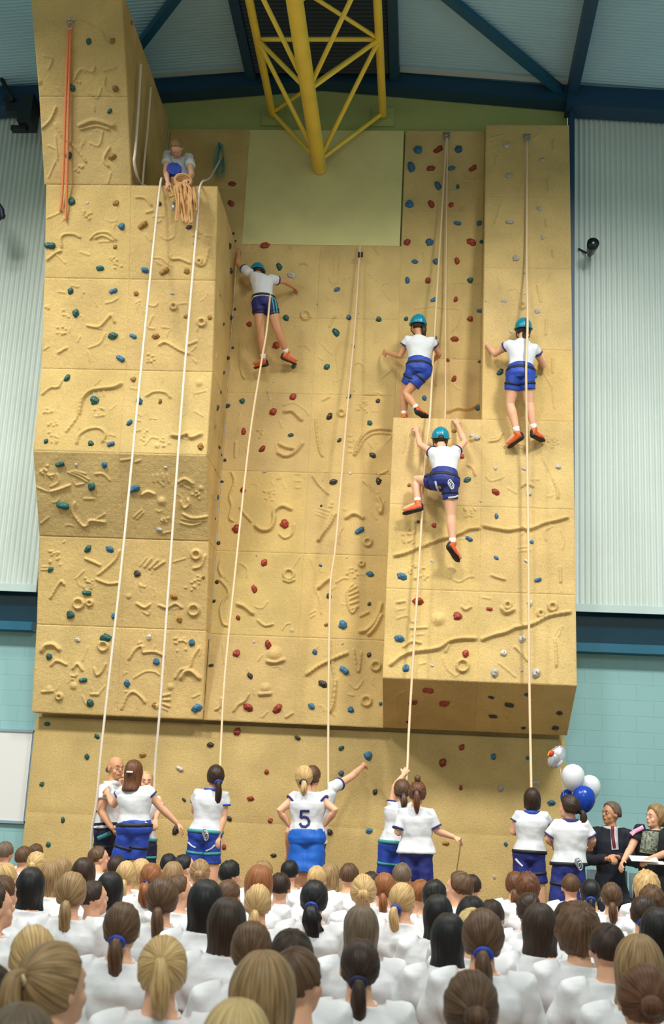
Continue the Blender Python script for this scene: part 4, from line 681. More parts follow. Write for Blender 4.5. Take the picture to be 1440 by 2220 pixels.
def add_hair(parent, M, s, style, col, tie=None, origin=None, L=None, tx=0., seed=None, th=None, vol=1.):
    """style: p low ponytail, P high ponytail, b bun, s straight long, B bob, x short, c curly, t thick curly ponytail"""
    seed = random.uniform(0, 50) if seed is None else seed; org = origin
    def lk(me, nm, par): return link(nm, me, None, par, org)
    if style in 'sB':
        h = lk(hair_loose(s, M, L or (.24 if style == 's' else .15), col, seed, vol), 'hair', parent); return h
    if style == 'x' or style == 'c':
        h = lk(hair_cap(s, (0, -.35, .93), M, style, col, seed=seed, vol=vol*(1.0 if style == 'x' else 1.08)), 'hair', parent)
        return h
    zt = th if th is not None else {'p': -.035, 't': -.02, 'P': .05, 'b': .01}[style]
    pole = V((tx, -.1, zt)); h = lk(hair_cap(s, pole, M, style, col, seed=seed, vol=vol), 'hair', parent)
    T = lambda x, y, z: M @ (V((x+tx, y, z+zt))*s)
    if style == 'b':
        mb = MB().ell(T(0, -.118, .005), (.038*s, .032*s, .036*s), None, 14, 10, lambda d, p: p*(1+.15*noise.noise(d*4+V((seed, 0, 0))))); me = mb.mesh('bun'); uvwrite(me, [(v.co.x*3, v.co.z*3) for v in me.vertices]); me.materials.append(hm(col)); lk(me, 'bun', h)
    elif style == 't':
        lk(hair_tube([T(0, -.09, 0), T(0, -.135, -.01), T(.005, -.155, -.06), T(.02, -.14, -.13), T(.03, -.12, -.19)], [.022*s, .036*s, .052*s, .05*s, .018*s], col, wob=.5, seed=seed), 'ponytail', h)
    else:
        l = L or .17
        lk(hair_tube([T(0, -.085, 0), T(0, -.13, .004), T(.003, -.15, -.3*l), T(.006, -.145, -.7*l), T(.01, -.13, -l)], [.016*s, .024*s, .034*s, .029*s, .008*s], col, wob=.22, seed=seed), 'ponytail', h)
    if tie:
        mb = MB(); big = tie in 'bn' and style in 'pPt'
        r0 = .026 if big else .017; R3 = M.to_3x3()
        n = 18; c = T(0, -.112, .001); ax = (R3 @ V((1, 0, 0)), R3 @ V((0, -.3, 1)).normalized())
        mb.loop([c+ax[0]*math.cos(t)*r0*s*1.1+ax[1]*math.sin(t)*r0*s for t in np.linspace(0, 2*PI, n, endpoint=False)], (.012 if big else .006)*s, 8)
        lk(mb.mesh('tie'), 'hair_tie', h).data.materials.append(TIEM[tie])
    return h
def shoe(name, A, T, up, s, parent, org, col=ORANGE):
    """climbing shoe from ankle A towards toe point T"""
    d = (T-A); L = d.length; d.normalize(); up = V(up); up = (up-d*up.dot(d)).normalized(); sd = d.cross(up); R3 = Matrix((sd, d, up)).transposed()
    mb = MB(); heel = A-up*.045*s
    mb.loft([(heel-d*.05*s, sd*.018*s, up*.02*s), (heel-d*.04*s, sd*.032*s, up*.038*s), (heel+up*.004*s, sd*.036*s, up*.052*s), (heel+d*.06*s-up*.004*s, sd*.038*s, up*.042*s), (heel+d*.12*s-up*.012*s, sd*.044*s, up*.03*s), (heel+d*.165*s-up*.018*s, sd*.034*s, up*.022*s), (heel+d*.185*s-up*.02*s, sd*.014*s, up*.012*s)], 14)
    mb.tube([A-up*.02*s, A+up*.02*s], [.042*s, .04*s], 12)
    sh = link(name, fuse(mb, .007, 3), col, parent, org)
    m2 = MB(); m2.loft([(heel-d*.055*s-up*.035*s, sd*.02*s, up*.018*s), (heel-d*.02*s-up*.042*s, sd*.038*s, up*.02*s), (heel+d*.06*s-up*.04*s, sd*.037*s, up*.014*s), (heel+d*.12*s-up*.035*s, sd*.047*s, up*.014*s), (heel+d*.17*s-up*.034*s, sd*.038*s, up*.018*s), (heel+d*.198*s-up*.028*s, sd*.014*s, up*.015*s)], 14)
    m2.ell(heel-d*.05*s, (.022*s, .012*s, .032*s), R3, 10, 8)
    link('sole', m2.mesh('sole'), SOLE, sh, org); return sh
def stand(px, ytop, Y, H, arms=True):
    """default upright skeleton facing the wall, head top at picture point (px, ytop), distance plane Y"""
    top = at(px, ytop, Y); s = H/1.65; X = top.x; j = {}; dz = top.z-H; z = lambda k: H*k
    j['H'] = V((X, Y, H*.93)); j['N'] = V((X, Y-.01, H*.855))
    for q, n in ((-1, 'L'), (1, 'R')):
        j['S'+n] = V((X+q*.155*s, Y-.01, H*.805)); j['E'+n] = V((X+q*.2*s, Y-.03, H*.63)); j['W'+n] = V((X+q*.2*s, Y+.08, H*.5))
        j['H'+n] = V((X+q*.085*s, Y, H*.525)); j['K'+n] = V((X+q*.1*s, Y+.01, H*.285)); j['A'+n] = V((X+q*.11*s, Y-.02, H*.05)); j['T'+n] = V((X+q*.13*s, Y+.2, H*.03))
    return j, s
def figure(label, J, s, fwd=(0, 1, 0), hf=None, hu=(0, 0, 1), skin=SKIN, hair=None, shirt=WHITE, shorts=BLUE, sleeve=.42, short_t=.5, trim=NAVY, group=None, helmet=False, harness=None, hands=((.5, (0, 1, 0)), (.5, (0, 1, 0))), shoes=ORANGE, collar=None, hem=.12, longs=False, base=None, faceparts=False, legs=True, flare=.0, hdir=None, shw=1., neckline=None):
    fwd = V(fwd); hf = V(hf) if hf else fwd
    org = V(base) if base else V(((J['AL'].x+J['AR'].x)/2, (J['AL'].y+J['AR'].y)/2, min(J['AL'].z, J['AR'].z)-.05*s))
    for q in 'LR': J['T'+q] = J['A'+q]+(J['T'+q]-J['A'+q]).normalized()*.19*s
    root = empty('person', org, label, 'person', group)
    M = HMtx(J['H'], hf, hu)
    b = MB(); b.loft(torso_secs(J, s), 22); b.tube([J['N']-V((0, 0, .05*s)), J['N']+(J['H']-J['N'])*.3, J['H']-(M.to_3x3() @ V((0, .01*s, .03*s)))], [.062*s, .05*s, .052*s], 14); head_geo(b, M, s)
    for i, q in enumerate('LR'):
        S, E, W = J['S'+q], J['E'+q], J['W'+q]
        b.ell(S, (.052*s,)*3); limb(b, S, E, W, [.05*s, .042*s, .037*s, .038*s, .031*s, .024*s])
        cu, pn = hands[i]; hd = (W-E).normalized()
        if hdir and hdir[i]: hd = V(hdir[i]).normalized()
        hand_geo(b, W, hd, pn, s, cu, 1 if i == 0 else -1)
        Hh, K, A = J['H'+q], J['K'+q], J['A'+q]
        limb(b, Hh, K, A, [.088*s, .074*s, .052*s, .056*s, .046*s, .032*s], 14)
        T = J['T'+q]; b.tube([A-V((0, 0, .01)), A.lerp(T, .5)-V((0, 0, .015*s)), A.lerp(T, .9)-V((0, 0, .02*s))], [.034*s, .034*s, .025*s], 10)
    link('body', fuse(b, .0075, 3), skin, root, org)
    # shirt
    m = MB(); m.loft(torso_secs(J, s, .016*s, hem, 1.1, .05*s, shw), 26); TR = []
    for q in 'LR':
        S, E, W = J['S'+q], J['E'+q], J['W'+q]; sc = (J['SL']+J['SR'])/2
        if sleeve <= 1: m.tube([S.lerp(sc, .35), S, S.lerp(E, sleeve*.5), S.lerp(E, sleeve)], [.06*s, .068*s, .064*s, .066*s], 14, caps=False); a, c = S.lerp(E, sleeve-.03), S.lerp(E, sleeve+.05); TR.append(MB().tube([a, c], [.069*s, .068*s], 16, caps=False))
        else: m.tube([S.lerp(sc, .35), S, S.lerp(E, .5), E, E.lerp(W, .5), E.lerp(W, .93)], [.066*s, .075*s, .066*s, .06*s, .054*s, .045*s], 14, caps=False)
    sh = link('shirt' if shirt is WHITE else 'top', fuse(m, .009, 4, .008, 8), shirt, root, org)
    if trim:
        for t_ in TR: link('sleeve_trim', t_.mesh('t'), trim, sh, org)
    if collar:
        sec = torso_secs(J, s, .0, 1.04, 1.1)[0]; c0 = sec[0]+(J['N']-sec[0])*.55; mm = MB(); mm.loop([c0+sec[1].normalized()*math.cos(t)*.078*s+sec[2].normalized()*math.sin(t)*.072*s for t in np.linspace(0, 2*PI, 22, endpoint=False)], (.01*s, .022*s), 8); mm.build('collar', collar, sh, org)
    # shorts
    m = MB(); m.loft(torso_secs(J, s, (.014 if hem < .2 else .024)*s, -.16, hem+.05 if hem < .2 else hem+.08), 24)
    for q in 'LR':
        Hh, K, A = J['H'+q], J['K'+q], J['A'+q]
        if longs: m.tube([Hh, Hh.lerp(K, .5), K, K.lerp(A, .5), A], [.105*s, .092*s, .075*s, .068*s, .06*s], 16, caps=False)
        else: m.tube([Hh+(Hh-K)*.08, Hh, Hh.lerp(K, short_t*.5), Hh.lerp(K, short_t)], [.09*s, .1*s, (.095+flare*.5)*s, (.093+flare)*s], 18, caps=False)
    st = link('trousers' if longs else 'shorts', fuse(m, .009, 3, .007, 9), shorts, root, org)
    for q in 'LR':
        A, T, K = J['A'+q], J['T'+q], J['K'+q]
        if shoes:
            if not longs: MB().tube([A-(K-A).normalized()*.02*s, A.lerp(K, .14), A.lerp(K, .2)], [.038*s, .037*s, .041*s], 12, caps=False).build('sock', SOCK, root, org)
            shoe('shoe', A, T, (K-A), s, root, org, shoes)
    if harness:
        hm_, gear = harness; bs = [BVHTree.FromPolygons([v.co+org for v in o_.data.vertices], [tuple(p.vertices) for p in o_.data.polygons]) for o_ in (st, sh)]
        def wrap(c, v1, v2, R0, th):
            pts = []
            for a in np.linspace(0, 2*PI, 30, endpoint=False):
                d = (v1*math.cos(a)+v2*math.sin(a)).normalized(); best = None
                for bb in bs:
                    l, n, _, dd = bb.ray_cast(c+d*R0, -d, R0)
                    if l is not None and (best is None or (l-c).length > best): best = (l-c).length
                pts.append(c+d*((best or R0*.6)+.003))
            mm = MB(); mm.loop(pts, (.004*s, th*s), 6); return mm
        sec = torso_secs(J, s, 0, .14, .15)[0]; hs = wrap(sec[0], sec[1], sec[2], .32*s, .02).build('harness_belt', hm_, root, org)
        for q in 'LR':
            Hh, K = J['H'+q], J['K'+q]; ax = (K-Hh).normalized(); a1 = ax.orthogonal().normalized(); a2 = ax.cross(a1); wrap(Hh.lerp(K, .3), a1, a2, .135*s, .014).build('leg_loop', hm_, root, org)
        if gear:
            x, y = gear; k = MB(); c = at(x, y, J['HL'].y-.16*s)
            for g_ in range(3): k.loop([c+V((.012*g_-.012+.02*math.cos(a), -.01*g_, .035*math.sin(a)-.02*g_)) for a in np.linspace(0, 2*PI, 14, endpoint=False)], .007, 6)
            k.ell(c+V((0, .02, -.01)), (.03, .02, .035)); k.build('carabiner', STEEL, hs, org)
    if hair:
        st_, col, tie = hair[:3]; kw = hair[3] if len(hair) > 3 else {}
        add_hair(root, M, s, st_, col, tie, org, **kw)
    if helmet:
        R3 = M.to_3x3(); hmb = MB(); sz = s*1.0
        def fn(d, p):
            if d.z < -.12: p = V((p.x*1.02, p.y*1.02, -.12*.125*sz-.002))
            return p
        hmb.ell(M @ V((0, -.004*s, .03*s)), (.104*sz, .124*sz, .122*sz), R3, 28, 18, fn); hmb.loop([M @ V((.106*sz*math.cos(a), -.004*s+.126*sz*math.sin(a), .016*s)) for a in np.linspace(0, 2*PI, 28, endpoint=False)], .008, 8)
        h = hmb.build('helmet', TEALH, root, org)
        mb = MB()
        for q in (-1, 1): mb.tube([M @ V((q*.088*s, .01*s, .01*s)), M @ V((q*.075*s, .03*s, -.07*s)), M @ V((0, .06*s, -.115*s))], .006, 6)
        mb.build('chin_strap', BLACK, h, org)
    if faceparts:
        R3 = M.to_3x3(); mb = MB(); mw = MB(); ml = MB()
        for q in (-1, 1):
            mw.ell(M @ V((q*.03*s, .076*s, .0)), (.011*s, .007*s, .005*s), R3, 10, 8); mb.ell(M @ V((q*.03*s, .081*s, .0)), (.0055*s, .004*s, .005*s), R3, 8, 6)
            mb.tube([M @ V((q*.016*s, .09*s, .022*s)), M @ V((q*.03*s, .09*s, .027*s)), M @ V((q*.047*s, .08*s, .022*s))], .0022*s, 6)
        ml.tube([M @ V((-.02*s, .083*s, -.056*s)), M @ V((0, .0905*s, -.055*s)), M @ V((.02*s, .083*s, -.056*s))], .004*s, 6)
        mw.build('eye_white', SOCK, root, org); mb.build('eye', mat('dark_eye', (40, 30, 26), .3), root, org); ml.build('lips', mat('lips', (186, 98, 84), .5), root, org)
    return root, sh, st, M
def px(J, Y, **k):
    """place joints on the sight line of a picture point, at distance plane Y+dy"""
    for n, v in k.items(): J[n] = at(v[0], v[1], Y+(v[2] if len(v) > 2 else 0))
    return J
PG = 'students in white and blue climbing kit'
# --- climber upper left
J = px({}, 0, H=(558, 592, -.2), N=(560, 600, -.36), SL=(538, 590, -.38), SR=(591, 606, -.42), EL=(516, 573, -.22), WL=(517, 549, -.1), ER=(618, 611, -.28), WR=(634, 622, -.12), HL=(561, 657, -.46), HR=(585, 657, -.46), KL=(565, 718, -.42), KR=(603, 718, -.38), AL=(571, 779, -.24), AR=(622, 766, -.2), TL=(545, 787, -.12), TR=(645, 778, -.1))
r_, sh, st, M = figure('person climbing at upper left in white shirt and navy shorts with teal side stripes', J, .9, (0, 1, .1), (-.25, .85, -.2), skin=SKIN2, hair=('x', 'dk', None), shorts=mat('deep_navy_nylon', (26, 34, 104), .6, nscale=10, namt=.25), sleeve=.35, short_t=.42, group=PG, hands=((.3, (-.3, 1, 0)), (.5, (.2, .8, -.4))), hem=.08, harness=(BLACK, None), helmet=True)
for i, x in enumerate((594, 599.5, 604)): project_ribbon(st.data, 'side_stripe', [(x-5+i*.6, 640), (x-1+i*.8, 664), (x+2+i, 690)], 2.6, TEALW, st, r_.location)
# --- climber with bent leg standing on the ledge
J = px({}, 0, H=(906, 706, -.42), N=(910, 729, -.5), SL=(884, 738, -.5), SR=(936, 741, -.5), EL=(868, 772, -.42), WL=(840, 765, -.18), ER=(953, 768, -.38), WR=(942, 780, -.24), HL=(897, 802, -.55), HR=(921, 804, -.55), KL=(876, 852, -.42), KR=(880, 854, -.5), AL=(877, 902, -.4), AR=(905, 887, -.55), TL=(877, 905, -.28), TR=(925, 899, -.46))
figure('person in teal helmet standing on the slab ledge with left arm stretched out', J, .93, (0, 1, 0), (-.45, .9, .1), skin=SKIN2, hair=('p', 'dk', None, {'tx': .02}), sleeve=.3, short_t=.62, group=PG, hands=((.15, (0, 1, .3)), (.5, (0, 1, 0))), helmet=True, harness=(BLACK, None), hem=.3, base=at(890, 905, -.4))
# --- climber on the right slab
J = px({}, 0, H=(1135, 716, -.68), N=(1134, 738, -.78), SL=(1104, 748, -.78), SR=(1160, 757, -.78), EL=(1073, 768, -.66), WL=(1057, 749, -.5), ER=(1179, 793, -.62), WR=(1173, 764, -.46), HL=(1115, 815, -.86), HR=(1142, 815, -.86), KL=(1106, 876, -.78), KR=(1148, 874, -.8), AL=(1122, 939, -.78), AR=(1158, 932, -.78), TL=(1098, 958, -.66), TR=(1180, 944, -.64))
r_, sh, st, M = figure('person in teal helmet with long dark hair climbing the upper right slab', J, .97, (0, 1, 0), (.02, 1, .15), hair=('p', 'dk', None, {'L': .27, 'th': -.055, 'tx': .012}), sleeve=.24, short_t=.52, group=PG, hands=((.6, (.3, 1, 0)), (.6, (-.2, 1, 0))), helmet=True, harness=(BLACK, None), hem=.25)
# --- lowest climber
J = px({}, 0, H=(955, 953, -.82), N=(958, 972, -.94), SL=(938, 981, -.95), SR=(989, 978, -.95), EL=(911, 964, -.86), WL=(904, 936, -.7), ER=(1008, 958, -.86), WR=(992, 920, -.68), HL=(953, 1046, -1.04), HR=(976, 1049, -1.04), KL=(902, 1040, -.86), KR=(978, 1118, -1.0), AL=(906, 1091, -.92), AR=(982, 1180, -1.0), TL=(877, 1100, -.86), TR=(1000, 1208, -.9))
r_, sh, st, M = figure('person in teal helmet with one knee raised climbing lowest on the slab', J, .97, (0, 1, 0), (-.05, 1, .25), hair=('b', 'dk', None), sleeve=.12, short_t=.5, group=PG, hands=((.3, (0, 1, 0)), (.3, (0, 1, 0))), helmet=True, harness=(BLACK, (978, 1047)), hem=.32, shorts=DBLUE)
project_ribbon(st.data, 'white_stripe', [(944, 1043), (947, 1056), (955, 1072)], 4, WHITE, st, r_.location); project_ribbon(st.data, 'white_stripe', [(972, 1079), (985, 1078), (998, 1073)], 3.4, WHITE, st, r_.location)
# --- kneeling person on top of the column
TOPZ = LZ+5.9
J = px({}, 0, H=(383, 320, -1.42), N=(384, 337, -1.22), SL=(363, 336, -1.2), SR=(410, 342, -1.2), EL=(360, 374, -1.4), WL=(364, 395, -1.58), ER=(416, 380, -1.4), WR=(404, 391, -1.6), HL=(376, 392, -.95), HR=(399, 396, -.95), KL=(377, 377, -1.4), KR=(400, 392, -1.4))
for q, x in (('L', 376), ('R', 402)): J['A'+q] = V((J['K'+q].x, -1.12, TOPZ+.06)); J['T'+q] = V((J['K'+q].x, -.95, TOPZ+.04))
J['KL'].z = TOPZ+.3; J['AL'] = V((J['KL'].x, -1.3, TOPZ+.06)); J['TL'] = V((J['KL'].x, -1.5, TOPZ+.04)); J['KR'].z = TOPZ+.09
J['HL'].z = J['HR'].z = TOPZ+.26
figure('person kneeling on top of the left column, head bowed over a tan rope bundle', J, .92, (0, -1, -.4), (0, -.2, -1), (0, -1, .15), hair=('x', 'db', None), trim=None, sleeve=.5, group=None, hands=((.6, (0, .3, -1)), (.8, (0, .3, -1))), hem=.0, shw=1.25, short_t=1.12, base=V((J['HL'].x, -1.2, TOPZ)), shorts=BLUE, shoes=SOLE)
# --- standing people
def spread_leg(J, q, s):
    o = (.04 if q == 'R' else -.04)*s
    for n in 'KAT': J[n+q].x = J['H'+q].x+o*(1 if n == 'K' else 1.3)
J, s = stand(248, 1640, -1.25, 1.78); px(J, -1.25, H=(251, 1665, 0), N=(244, 1692, 0), SL=(226, 1712, -.12), SR=(248, 1712, .16), EL=(219, 1760, -.22), WL=(243, 1795, -.32), ER=(262, 1760, .05), WR=(280, 1775, -.1), HL=(226, 1800, -.1), HR=(244, 1800, .1))
J['KL'].x = J['AL'].x = J['HL'].x+.0; J['KR'].x = J['AR'].x = J['HR'].x+.02; J['TL'] = J['AL']+V((.2, -.08, -.02)); J['TR'] = J['AR']+V((.2, -.08, -.02))
r_, sh, st, M = figure('bald man in white polo shirt and navy shorts at far left of the wall foot', J, s, (.8, -.5, 0), (.7, -.7, -.05), skin=SKIN2, trim=None, shorts=NVY2, harness=(BLACK, None), sleeve=.5, short_t=.5, hands=((.5, (1, 0, 0)), (.5, (1, 0, 0))), hem=.05, faceparts=True, collar=WHITE, shw=1.02)
project_ribbon(st.data, 'teal_leg_strap', [(212, 1818), (226, 1812), (240, 1805)], 9, TEALW, st, r_.location)
mb = MB(); mb.loft([(M @ V((0, -.02-.01*k, .0+.012*k-.02))*1, (M.to_3x3() @ V((1, 0, 0)))*(.079-.002*k)*s, (M.to_3x3() @ V((0, 1, .35))).normalized()*(.098-.004*k)*s) for k in range(3)], 22); me = mb.mesh('f'); uvwrite(me, [(v.co.x*4, v.co.z*4) for v in me.vertices]); me.materials.append(hm('gy')); link('hair', me, None, r_, r_.location)
J, s = stand(289, 1652, -1.7, 1.68); px(J, -1.7, H=(290, 1675), N=(290, 1702), SL=(265, 1718), SR=(320, 1716), EL=(246, 1745, .05), WL=(234, 1722, .18), ER=(350, 1752, .05), WR=(384, 1785, .12), HL=(278, 1802), HR=(304, 1802))
r_, sh, st, M = figure('person with brown hair and pale clip, right arm stretched down, beside bald man', J, s, (0, 1, 0), (.1, 1, 0), hair=('B', 'au', None, {'L': .2}), sleeve=.25, short_t=.52, group=PG, harness=(BLACK, None), hem=.2, flare=.0, hands=((.4, (0, 1, 0)), (.6, (0, .3, -1))), shw=1.05)
tag(MB().box(M @ V((0, -.125*s, .0)), (.06, .02, .018)).build('hair_clip', SOCK, r_, r_.location))
J, s = stand(264, 1664, -.95, 1.6); figure('blonde person half hidden between the bald man and brown haired person', J, s, (0, -1, 0), (.7, -.7, 0), hair=('s', 'bl', None), group=None, faceparts=True)
J, s = stand(319, 1661, -.9, 1.62); px(J, -.9, ER=(343, 1755, 0), WR=(338, 1775, -.1)); r_, sh, st, M = figure('red faced person mostly hidden behind right shoulder of the brown haired person', J, s, (0, -1, 0), (.3, -1, 0), hair=('x', 'bl', None, {'vol': .96}), shorts=NVY2, group=None, harness=(TEALW, None), faceparts=True)
J, s = stand(468, 1663, -1.6, 1.66); px(J, -1.6, H=(467, 1684), N=(462, 1710), SL=(430, 1722), SR=(486, 1727), EL=(422, 1758, .1), WL=(440, 1772, .28), ER=(485, 1772, 0), WR=(474, 1812, -.05), HL=(430, 1814), HR=(458, 1816))
for q in 'LR': spread_leg(J, q, s)
r_, sh, st, M = figure('person with dark plait and teal strapped harness standing left of number 5', J, s, (0, 1, 0), (-.3, .95, .25), hair=('p', 'dk', 'b', {'L': .26, 'tx': .02, 'vol': 1.03}), sleeve=.4, short_t=.5, group=PG, collar=TIEM['b'], trim=TIEM['b'], harness=(TEALW, (446, 1805)), hem=.12)
for p_ in ([(408, 1826), (416, 1834), (424, 1838)], [(447, 1845), (458, 1840), (466, 1832)]): project_ribbon(st.data, 'white_stripe', p_, 3, WHITE, st, r_.location)
J, s = stand(676, 1662, -1.05, 1.68); px(J, -1.05, H=(678, 1684), SR=(722, 1708), SL=(668, 1722), ER=(764, 1682, .25), WR=(789, 1659, .85))
figure('person behind number 5 reaching right arm up to a blue hold', J, s, (0, 1, 0), (.3, 1, .2), hair=('p', 'br', 'n'), sleeve=.3, group=PG, hands=((.4, (0, 1, 0)), (.7, (0, 1, 0))), shw=1.05)
J, s = stand(660, 1663, -1.7, 1.69); px(J, -1.7, H=(658, 1686), N=(665, 1714), SL=(640, 1730), SR=(694, 1731), EL=(606, 1758, -.05), WL=(628, 1790, .02), ER=(727, 1757, -.05), WR=(703, 1789, .02), HL=(651, 1822), HR=(680, 1822))
for q in 'LR': J['K'+q].x = J['H'+q].x*.7+.3*(J['HL'].x+J['HR'].x)/2; J['A'+q].x = J['K'+q].x; J['T'+q].x = J['K'+q].x
r_, sh, st, M = figure('person with navy number 5 on white shirt standing hands on hips', J, s, (0, 1, 0), (-.35, .9, .15), hair=('p', 'bl', 'n', {'L': .12, 'tx': -.03}), sleeve=.22, short_t=.58, group=PG, flare=.045, hem=.2, shorts=mat('bright_blue_shorts', (18, 92, 190), .5, nscale=6, namt=.12), shw=1.08, hands=((.9, (1, 0, 0)), (.9, (-1, 0, 0))))
for p_ in ([(671, 1758), (652, 1758)], [(653.5, 1757), (652.5, 1773)], [(652, 1772.5), (660, 1770.5), (667, 1773), (670.5, 1780), (669, 1788), (663, 1792.5), (655, 1791.5), (650.5, 1785)]): project_ribbon(sh.data, 'shirt_number', p_, 5.4, NAVY, sh, r_.location, sub=6)
J, s = stand(872, 1690, -1.55, 1.62); px(J, -1.55, H=(871, 1714), N=(872, 1738), SL=(852, 1744), SR=(894, 1752), EL=(857, 1706, .02), WL=(874, 1681, .08), ER=(905, 1790), WR=(890, 1800, .1), HL=(842, 1838), HR=(868, 1840))
for q in 'LR': spread_leg(J, q, s)
figure('person behind holding a rope overhead with left arm, navy scrunchie in dark hair', J, s, (0, 1, 0), (-.2, 1, .2), hair=('p', 'br', 'n', {'L': .13}), sleeve=.15, group=PG, hands=((1.1, (0, 1, 0)), (.5, (0, 1, 0))), harness=(TEALW, None))
J, s = stand(904, 1694, -2.05, 1.6); px(J, -2.05, H=(905, 1720), N=(904, 1748), SL=(876, 1764), SR=(930, 1764), EL=(862, 1806, -.03), WL=(872, 1800, .2), ER=(948, 1802, 0), WR=(984, 1815, .02), HL=(889, 1852), HR=(917, 1853))
for q in 'LR': spread_leg(J, q, s)
r_, sh, st, M = figure('person with topknot and reddish ponytail holding a rope end out to the right', J, s, (0, 1, 0), (.05, 1, .15), hair=('p', 'au', 'n', {'L': .2, 'th': .02, 'vol': 1.05}), sleeve=.78, group=PG, hem=.02, shorts=DBLUE, hands=((.6, (0, 1, 0)), (.9, (0, .5, -1))), shw=1.1)
me = MB().ell(M @ V((0, -.02, .14)), (.032, .032, .036), None, 12, 10).mesh('b'); uvwrite(me, [(v.co.x*3, v.co.z*3) for v in me.vertices]); me.materials.append(hm('br')); link('topknot', me, None, r_, r_.location)
J, s = stand(1154, 1712, -1.5, 1.6); px(J, -1.5, H=(1154, 1734), N=(1154, 1758), SL=(1125, 1770), SR=(1181, 1772), EL=(1112, 1803, .02), WL=(1128, 1806, .26), ER=(1192, 1806, .1), WR=(1176, 1808, .26), HL=(1133, 1858), HR=(1161, 1860))
r_, sh, st, M = figure('short haired person in white shirt with blue collar looking up under rope', J, s, (0, 1, 0), (0, .95, .35), hair=('B', 'dk', None, {'L': .1, 'vol': .96}), sleeve=.3, group=PG, collar=TIEM['b'], shorts=DBLUE, harness=(BLACK, None), hem=.12, short_t=.5)
project_ribbon(st.data, 'white_stripe', [(1118, 1862), (1125, 1870), (1133, 1878)], 4, WHITE, st, r_.location)
J, s = stand(1236, 1727, -2.2, 1.54); px(J, -2.2, H=(1233, 1750), N=(1238, 1776), SL=(1210, 1788), SR=(1267, 1790), EL=(1188, 1820, .02), WL=(1200, 1832, .2), ER=(1286, 1822, 0), WR=(1280, 1838, .2), HL=(1218, 1886), HR=(1248, 1887))
for q in 'LR': spread_leg(J, q, s)
figure('person with dark ponytail and loose white shirt in front of the balloons', J, s, (0, 1, 0), (-.8, .6, .1), hair=('p', 'dk', 'k', {'L': .15, 'tx': .05, 'vol': 1.06}), sleeve=.75, trim=NAVY, group=PG, collar=NAVY, shorts=DBLUE, harness=(BLACK, (1255, 1868)), hem=.12, short_t=.7, shw=1.15, flare=.01)
# --- seated adults on chairs
def chair(x, y, label):
    c = empty('chair', (x, y, 0), label, 'chair', 'chairs against the block wall'); m = mat('grey_chair_plastic', (120, 140, 150), .5)
    MB().box((x, y, .43), (.42, .42, .025)).build('seat', m, c); MB().box((x, y+.22, .68), (.42, .03, .3)).build('backrest', m, c)
    for a in (-1, 1):
        for b in (-1, 1): MB().tube([(x+a*.18, y+b*.18, 0), (x+a*.18, y+b*.18, .43)], .012, 8, caps=False).build('leg', mat('chair_leg_grey', (150, 160, 166), .4, metal=.6), c)
        MB().tube([(x+a*.18, y+.2, .42), (x+a*.18, y+.22, .8)], .012, 8, caps=False).build('back_post', MATS['chair_leg_grey'], c)
def sitter(x, ytop, Y, s):
    top = at(x, ytop, Y); X = top.x; zt = top.z; j = {'H': V((X, Y, zt-.118*s)), 'N': V((X, Y+.01, zt-.235*s))}
    for q, n in ((-1, 'L'), (1, 'R')):
        j['S'+n] = V((X+q*.18*s, Y+.02, zt-.31*s)); j['H'+n] = V((X+q*.09*s, Y+.08, .53)); j['K'+n] = V((X+q*.12*s, Y-.38, .52)); j['A'+n] = V((X+q*.12*s, Y-.36, .09)); j['T'+n] = V((X+q*.14*s, Y-.58, .05)); j['E'+n] = V((X+q*.23*s, Y-.03, zt-.58*s)); j['W'+n] = V((X+q*.05*s, Y-.22, zt-.62*s))
    return j, X
SUIT = mat('dark_navy_suit', (24, 28, 42), .8, nscale=40, namt=.1)
J, X = sitter(1325, 1738, -.75, 1.05); px(J, -.75, WR=(1338, 1858, -.28), WL=(1318, 1862, -.3)); chair(X, -.65, 'grey chair under the man in the dark suit')
r_, sh, st, M = figure('grey haired man in dark suit and red tie seated by the block wall', J, 1.05, (0, -1, 0), (-.85, -.5, .05), hair=('x', 'gy', None, {'vol': 1.03}), shirt=SUIT, shorts=SUIT, longs=True, sleeve=2, trim=None, shoes=SOLE, hem=-.02, base=(X, -.75, 0), faceparts=True, hands=((.8, (0, 0, -1)), (.8, (0, 0, -1))), collar=WHITE, skin=SKIN2)
project_ribbon(sh.data, 'shirt_front', [(1331, 1786), (1332, 1815), (1334, 1842)], 15, WHITE, sh, r_.location, off=.008); project_ribbon(sh.data, 'tie', [(1328, 1789), (1328.5, 1815), (1332, 1838)], 6.5, mat('dark_red_tie', (120, 36, 44), .6), sh, r_.location, off=.016)
J, X = sitter(1421, 1746, -1.35, 1.0); px(J, -1.35, EL=(1368, 1840, -.05), WL=(1352, 1866, -.2), WR=(1408, 1862, -.32), ER=(1452, 1848, -.05), SL=(1387, 1800), SR=(1453, 1800)); chair(X, -1.25, 'grey chair under the woman at the right edge')
BLK = mat('black_knit', (26, 28, 34), .9, nscale=30, namt=.15)
r_, sh, st, M = figure('woman in black with patterned top and pink scarf seated at right edge', J, 1.0, (0, -1, 0), (-.9, -.4, .1), hair=('c', 'db', None, {'vol': 1.0}), shirt=BLK, shorts=BLK, longs=True, sleeve=.55, trim=None, shoes=SOLE, hem=-.05, base=(X, -1.35, 0), faceparts=True, hands=((.5, (1, 0, -.5)), (.6, (0, 0, -1))), shw=1.2)
project_ribbon(sh.data, 'patterned_top', [(1411, 1803), (1409, 1825), (1405, 1850)], 36, mat('patterned_print', (128, 136, 120), .8, nscale=45, namt=.9), sh, r_.location, off=.008)
